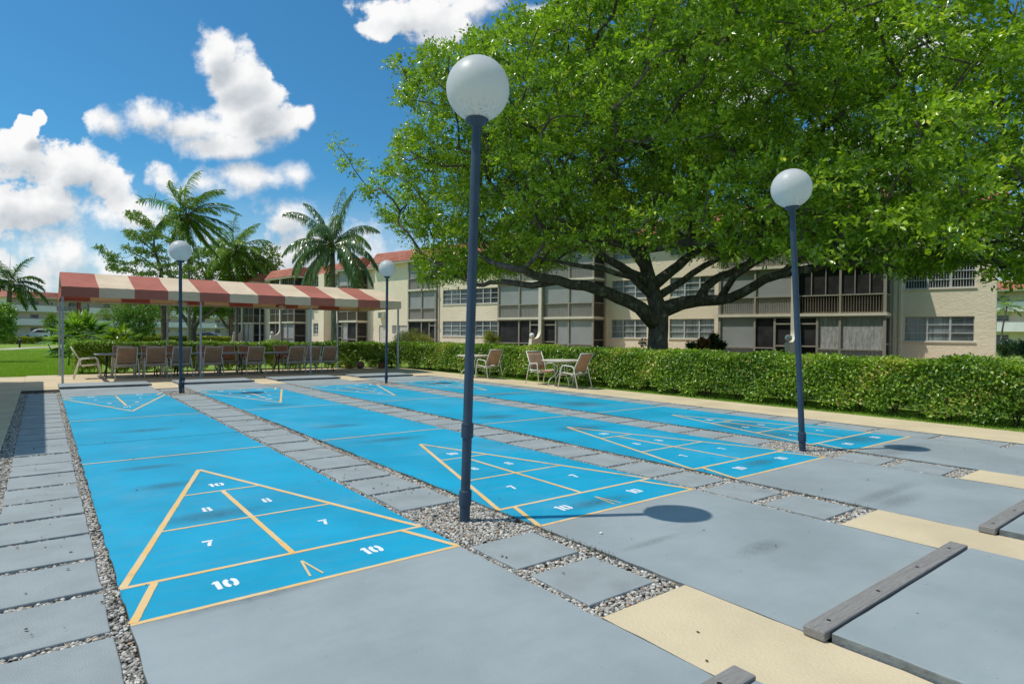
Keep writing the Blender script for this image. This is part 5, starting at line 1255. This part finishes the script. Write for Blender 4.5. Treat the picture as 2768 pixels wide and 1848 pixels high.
gallery('white gallery building with panelled doors seen past the stucco corner and the twin palm', 2640, 83, 2900, 78, 26, (22,), 0, 0, ())
# ---- a red roofed stair tower cut by the left edge
tw = thing('stair_tower', 'red tiled hipped tower roof before the long gallery building', 'building', tuple(on_ground(-40, 96)))
b = MB(); b.bb(-3, 3, -3, 3, -.1, 6.6); b.build('wall', WHITE, tw)
b = MB(); R_ = [(-3.7,-3.7,6.6),(3.7,-3.7,6.6),(3.7,3.7,6.6),(-3.7,3.7,6.6),(0,0,9.6)]; b.add(R_, [(0,1,4),(1,2,4),(2,3,4),(3,0,4),(3,2,1,0)]); b.build('roof', TILE, tw)

# ---- the clubhouse whose flat roof shades the left walkway (it stands just outside the picture)
ch = thing('clubhouse', 'low cream clubhouse with a flat overhanging roof beside the shaded walkway', 'building', (-6.6, 12.2, 0))
b = MB(); b.bb(-5, 3.6, -5.2, 5.2, -.1, 2.72); b.build('wall', STUC, ch)
b = MB(); b.bb(-6, 5.03, -6.12, 6.08, 2.72, 3.08); b.build('roof', WHITE, ch, bevel=.02)
for y in (-3, 0, 3):
    b = MB(); b.bb(3.6, 3.66, y-.8, y+.8, 1.0, 2.2); f = b.build('window', FRAMEM, ch); b = MB(); b.bb(3.661, 3.68, y-.74, y+.74, 1.06, 2.14); b.build('pane', PANED, f)
for y in (-5.9, -2, 2, 5.85):
    b = MB(); b.bb(4.82, 4.94, y-.06, y+.06, 0, 2.715); b.build('post', TRIM, ch)

# ------------------------------------------------------------------ cars, far lamps, bollard, roads
CARW = simple('car_white_paint', (.72,.73,.74), .25, .6, .02, 1); CARD = simple('car_dark_paint', (.05,.055,.06), .25, .6, .05, 1); CARS = simple('car_silver_paint', (.38,.40,.42), .3, .6, .03, 1)
TYRE = simple('tyre', (.02,.02,.02), .8, .2); RIM = simple('rim', (.35,.36,.37), .35, .5); LAMPR = simple('tail_light', (.45,.02,.03), .3, .5); LAMPW = simple('head_light', (.75,.77,.78), .15, .6)
def car(label, x, d, heading, paint, suv=True):
    p = on_ground(x, d); t = thing('parked_car', label, 'car', (p[0], p[1], .0), heading, 'parked cars beyond the lawn')
    Hh = 1.68 if suv else 1.42
    low = [(-2.25,.32),(-2.28,.62),(-2.2,.95),(-1.2,1.02) if not suv else (-2.05,1.02),(1.0,1.0),(1.75,.90),(2.2,.74),(2.27,.5),(2.2,.3)]
    b = MB(); V = []; n = len(low)
    for (y, w) in ((-.88, .96), (-.90, 1.), (.90, 1.), (.88, .96)): V += [(a*w, y, z if w == 1 else .32+(z-.32)*.985) for a, z in low]
    Fc = [tuple(range(n)), tuple(range(3*n, 4*n))[::-1]]
    for r in range(3):
        for i in range(n): Fc.append((r*n+i, r*n+(i+1) % n, (r+1)*n+(i+1) % n, (r+1)*n+i))
    b.add(V, Fc); b.build('body', paint, t, bevel=.03)
    cab = [(-2.1,1.0),(-1.75,Hh-.08),(-1.3,Hh),(.1,Hh-.02),(.45,Hh-.12),(1.15,1.0)] if suv else [(-1.6,1.0),(-.95,Hh-.05),(-.6,Hh),(.25,Hh),(.5,Hh-.08),(1.2,.98)]
    b = MB(); m = len(cab); V = []
    for y, s in ((-.83, 0), (-.62, 1), (.62, 1), (.83, 0)): V += [(a, y if z > 1.05 or s == 0 else y*1.3, z if s else min(z, 1.0)) for a, z in cab]
    V = [(a, -(.82-.24*(z-1)/.68), z) for a, z in cab]+[(a, (.82-.24*(z-1)/.68), z) for a, z in cab]
    b.add(V, [tuple(range(m)), tuple(range(m, 2*m))[::-1]]+[(i, m+i, m+(i+1) % m, (i+1) % m) for i in range(m)]); b.build('cabin', paint, t, bevel=.02)
    for s in (-1, 1):
        b = MB(); k = [(cab[0][0]+.35, 1.05), (cab[1][0]+.22, Hh-.16), (cab[3][0]-.1, Hh-.14), (cab[5][0]-.42, 1.05)]
        b.add([(a, s*(.825-.24*(z-1)/.68+.01), z) for a, z in k], [(0,1,2,3) if s < 0 else (3,2,1,0)]); b.build('side_window', PANED, t)
        for xw in (-1.38, 1.38):
            b = MB(); b.lathe([(.2,-.1),(.33,-.1),(.345,-.06),(.345,.06),(.33,.1),(.2,.1)], 20, (xw, s*.84, .335), (0, 1, 0)); w_ = b.build('wheel', TYRE, t)
            b = MB(); b.lathe([(.05,-.105),(.20,-.105),(.20,.105),(.05,.105)], 14, (xw, s*.84, .335), (0, 1, 0)); b.build('rim', RIM, w_)
        b = MB(); b.box((2.17, s*.68, .70), (.12, .36, .14)); b.build('head_light', LAMPW, t, bevel=.02)
        b = MB(); b.box((-2.2, s*.72, .88), (.10, .26, .16)); b.build('tail_light', LAMPR, t, bevel=.02)
    return t
hd = math.atan2(CR[1], CR[0])
car('white sport utility car parked behind the low lawn hedge', 109, 100, hd+PI+.1, CARW)
car('silver grey car beside the white one, behind the canopy corner post', 172, 101, hd+PI, CARS, False)
car('dark car parked under the trees seen below the canopy', 566, 122, hd+.1, CARD, False)
car('dark car with a red tail light past the stucco corner', 2690, 56, hd+PI*.9, CARD, False)
for x, d, h, lb in ((584, 112, 3.1, 'small white globe lamp on a dark post in the car park'),):
    p = on_ground(x, d); t = thing('far_lamp', lb, 'lamp', (p[0], p[1], -.03))
    b = MB(); b.tube([(0,0,0),(0,0,h*.7)], .06, 8); b.build('pole', NAVY, t); b = MB(); b.lathe([(max(.005, .22*math.cos(q)), h*.7+.2+.22*math.sin(q)) for q in np.linspace(-PI/2, PI/2, 13)], 16); b.build('globe', GLOBE2, t, True)
p = on_ground(53, 50); t = thing('bollard_light', 'short black bollard light beside the curved lawn path', 'bollard', (p[0], p[1], -.03))
b = MB(); b.lathe([(.07,0),(.07,.62),(.05,.63),(.05,.72),(.085,.73),(.085,.80),(.02,.84)], 14); b.build('body', BLK, t, True, angle=40)
b = MB(); b.lathe([(.052,.635),(.052,.715)], 14); b.build('lens', GLOBE2, t)
b = MB(); pth = [(-9, 44), (-5.2, 46.8), (-3.4, 51.0), (-2.3, 56), (-1.2, 60.5), (.6, 64.5), (3.5, 68)]; pth = arcpts([(a, c, 0) for a, c in pth], 2.5, 4); V = []
for i, q in enumerate(pth):
    d = unit(pth[min(i+1, len(pth)-1)]-pth[max(i-1, 0)]); V += [(q[0]-d[1]*.75, q[1]+d[0]*.75, -.022), (q[0]+d[1]*.75, q[1]-d[0]*.75, -.022)]
b.add(V, [(2*i, 2*i+1, 2*i+3, 2*i+2) for i in range(len(pth)-1)]); tag(b.build('path', WALK), 'curved concrete path across the lawn', None, None, 'structure')
A, B2 = on_ground(-200, 104), on_ground(900, 128)
dv = unit(B2-A); nv = np.array([-dv[1], dv[0], 0])
b = MB(); b.add([tuple(A-nv*6+np.array([0,0,-.024])), tuple(B2-nv*6+np.array([0,0,-.024])), tuple(B2+nv*5+np.array([0,0,-.024])), tuple(A+nv*5+np.array([0,0,-.024]))], [(0,1,2,3)]); tag(b.build('road', ASPH), 'asphalt car park in front of the gallery building', None, None, 'structure')

# ------------------------------------------------------------------ sky, clouds and sun
SUN = unit(np.array([-1.33, .83, 3.18]))
sun = bpy.data.lights.new('sun', 'SUN'); sun.energy = SUN_E; sun.angle = math.radians(.53); sun.color = (1, .945, .86)
so = bpy.data.objects.new('sun', sun); COL.objects.link(so); so.rotation_euler = Vector(-SUN).to_track_quat('-Z', 'Y').to_euler()
w = bpy.data.worlds.new('World'); scene.world = w; w.use_nodes = True
T = NT.__new__(NT); T.t = w.node_tree; T.t.nodes.clear(); T.out = T.n('ShaderNodeOutputWorld')
sky = T.n('ShaderNodeTexSky', sky_type='NISHITA'); sky.sun_disc = False; sky.sun_elevation = math.asin(SUN[2]); sky.sun_rotation = math.atan2(SUN[0], SUN[1])
sky.altitude = 0; sky.air_density = 1.0; sky.dust_density = .8; sky.ozone_density = 2.5
d = T.n('ShaderNodeTexCoord').outputs['Generated']
hf = np.array([math.sin(YAW), math.cos(YAW), 0]); hr = np.array([math.cos(YAW), -math.sin(YAW), 0])
a = T.vmath('DOT_PRODUCT', d, tuple(hf)); rgt = T.vmath('DOT_PRODUCT', d, tuple(hr)); sx = T.n('ShaderNodeSeparateXYZ'); T.l(d, sx.inputs[0]); up = sx.outputs[2]
am = T.math('MAXIMUM', a, .12)
cb = T.n('ShaderNodeCombineXYZ'); T.l(T.math('DIVIDE', rgt, am), cb.inputs[0]); T.l(T.math('DIVIDE', up, am), cb.inputs[1]); uv = cb.outputs[0]
wn = T.n('ShaderNodeTexNoise'); T.l(uv, wn.inputs['Vector']); wn.inputs['Scale'].default_value = 9; wn.inputs['Detail'].default_value = 6
uvw = T.vmath('ADD', uv, T.vmath('MULTIPLY', T.vmath('SUBTRACT', wn.outputs['Color'], (.5, .5, .5)), (.085, .065, 0)))
BL = [(590,150,75,70),(650,210,100,80),(690,290,105,85),(720,350,125,75),(820,345,42,48),(390,320,140,62),(500,345,130,62),(290,335,65,55),(600,400,170,48),
      (430,475,60,55),(540,500,140,58),(700,480,150,48),(790,468,72,42),
      (30,430,150,75),(70,365,45,30),(105,335,22,26),(190,480,150,90),(280,500,70,70),(90,580,280,85),(360,580,110,60),(60,760,420,130),(420,760,330,110),
      (770,585,120,75),(760,690,260,110),(960,720,200,90),(1110,45,165,85),(1190,95,110,65),(1010,90,70,34),(1290,15,110,50),(1460,30,60,30),(1900,250,260,130),(2450,120,300,120),(2300,430,260,110),(2750,640,200,120)]
def density(co, lst):
    den = None
    for (x, y, rx, ry) in lst:
        dd = T.vmath('LENGTH', T.vmath('MULTIPLY', T.vmath('SUBTRACT', co, ((x-1384)/FPX, (905-y)/FPX, 0)), (FPX/rx, FPX/ry, 0)))
        k = T.math('SUBTRACT', 1., dd); den = k if den is None else T.math('SMOOTH_MAX', den, k, .12)
    return den
den = density(uvw, BL); denup = density(T.vmath('ADD', uvw, (-.012, .030, 0)), BL)
n1 = T.noise(uv, 9.5, 9, .60); n2 = T.noise(T.vmath('ADD', uv, (-.020, .034, 0)), 9.5, 9, .60); nb = T.noise(uv, 4.5, 4, .5)
den2 = T.math('ADD', T.math('MULTIPLY', den, 1.15), T.math('MULTIPLY', T.math('SUBTRACT', n1, .5), 3.3))
# clouds elsewhere round the sky
gc = T.n('ShaderNodeCombineXYZ'); ud = T.math('ADD', T.math('MAXIMUM', up, 0.), .12); sx2 = sx
T.l(T.math('DIVIDE', sx.outputs[0], ud), gc.inputs[0]); T.l(T.math('DIVIDE', sx.outputs[1], ud), gc.inputs[1])
gen = T.math('MULTIPLY', T.math('SUBTRACT', T.noise(gc.outputs[0], 1.1, 6, .6), .525), 5.)
front = T.ramp(a, .16, .40)
dtot = T.math('ADD', T.math('MULTIPLY', den2, front), T.math('MULTIPLY', gen, T.math('SUBTRACT', 1., front)))
alpha = T.ramp(T.math('DIVIDE', dtot, T.ramp(T.noise(uv, 3.2, 3), .36, .64, .22, 1.1)), -.05, 1.)
haze = T.ramp(up, .24, .0, 0, .75)
alpha = T.math('MAXIMUM', alpha, T.math('MULTIPLY', haze, T.ramp(nb, .3, .6, .55, 1.)))
rel_ = T.math('MULTIPLY', T.math('SUBTRACT', n2, n1), 1.5)
grey = T.math('ADD', T.math('MULTIPLY', T.ramp(denup, .05, .85), T.ramp(nb, .25, .70, .25, 1.0)), rel_, clamp=True)
ccol = T.mix(grey, (1.0, 1.0, 1.0, 1), (.52, .57, .62, 1))
bs_ = T.n('ShaderNodeBackground'); T.l(T.mix(1., sky.outputs[0], SKYTINT, 'MULTIPLY'), bs_.inputs[0]); bs_.inputs[1].default_value = SKY_S
bc = T.n('ShaderNodeBackground'); T.l(ccol, bc.inputs[0]); bc.inputs[1].default_value = CLOUD_S
mx = T.n('ShaderNodeMixShader'); T.l(alpha, mx.inputs[0]); T.l(bs_.outputs[0], mx.inputs[1]); T.l(bc.outputs[0], mx.inputs[2]); T.l(mx.outputs[0], T.out.inputs[0])
w.cycles.sampling_method = 'MANUAL'; w.cycles.sample_map_resolution = 512

vs = scene.view_settings; vs.view_transform = 'Standard'; vs.look = 'None'; vs.exposure = EXPO; vs.gamma = 1
scene.cycles.max_bounces = 8; scene.cycles.diffuse_bounces = 3; scene.cycles.glossy_bounces = 3; scene.cycles.transmission_bounces = 4; scene.cycles.transparent_max_bounces = 6
scene.cycles.sample_clamp_indirect = 6; scene.cycles.use_denoising = True
scene.cycles.caustics_reflective = False; scene.cycles.caustics_refractive = False
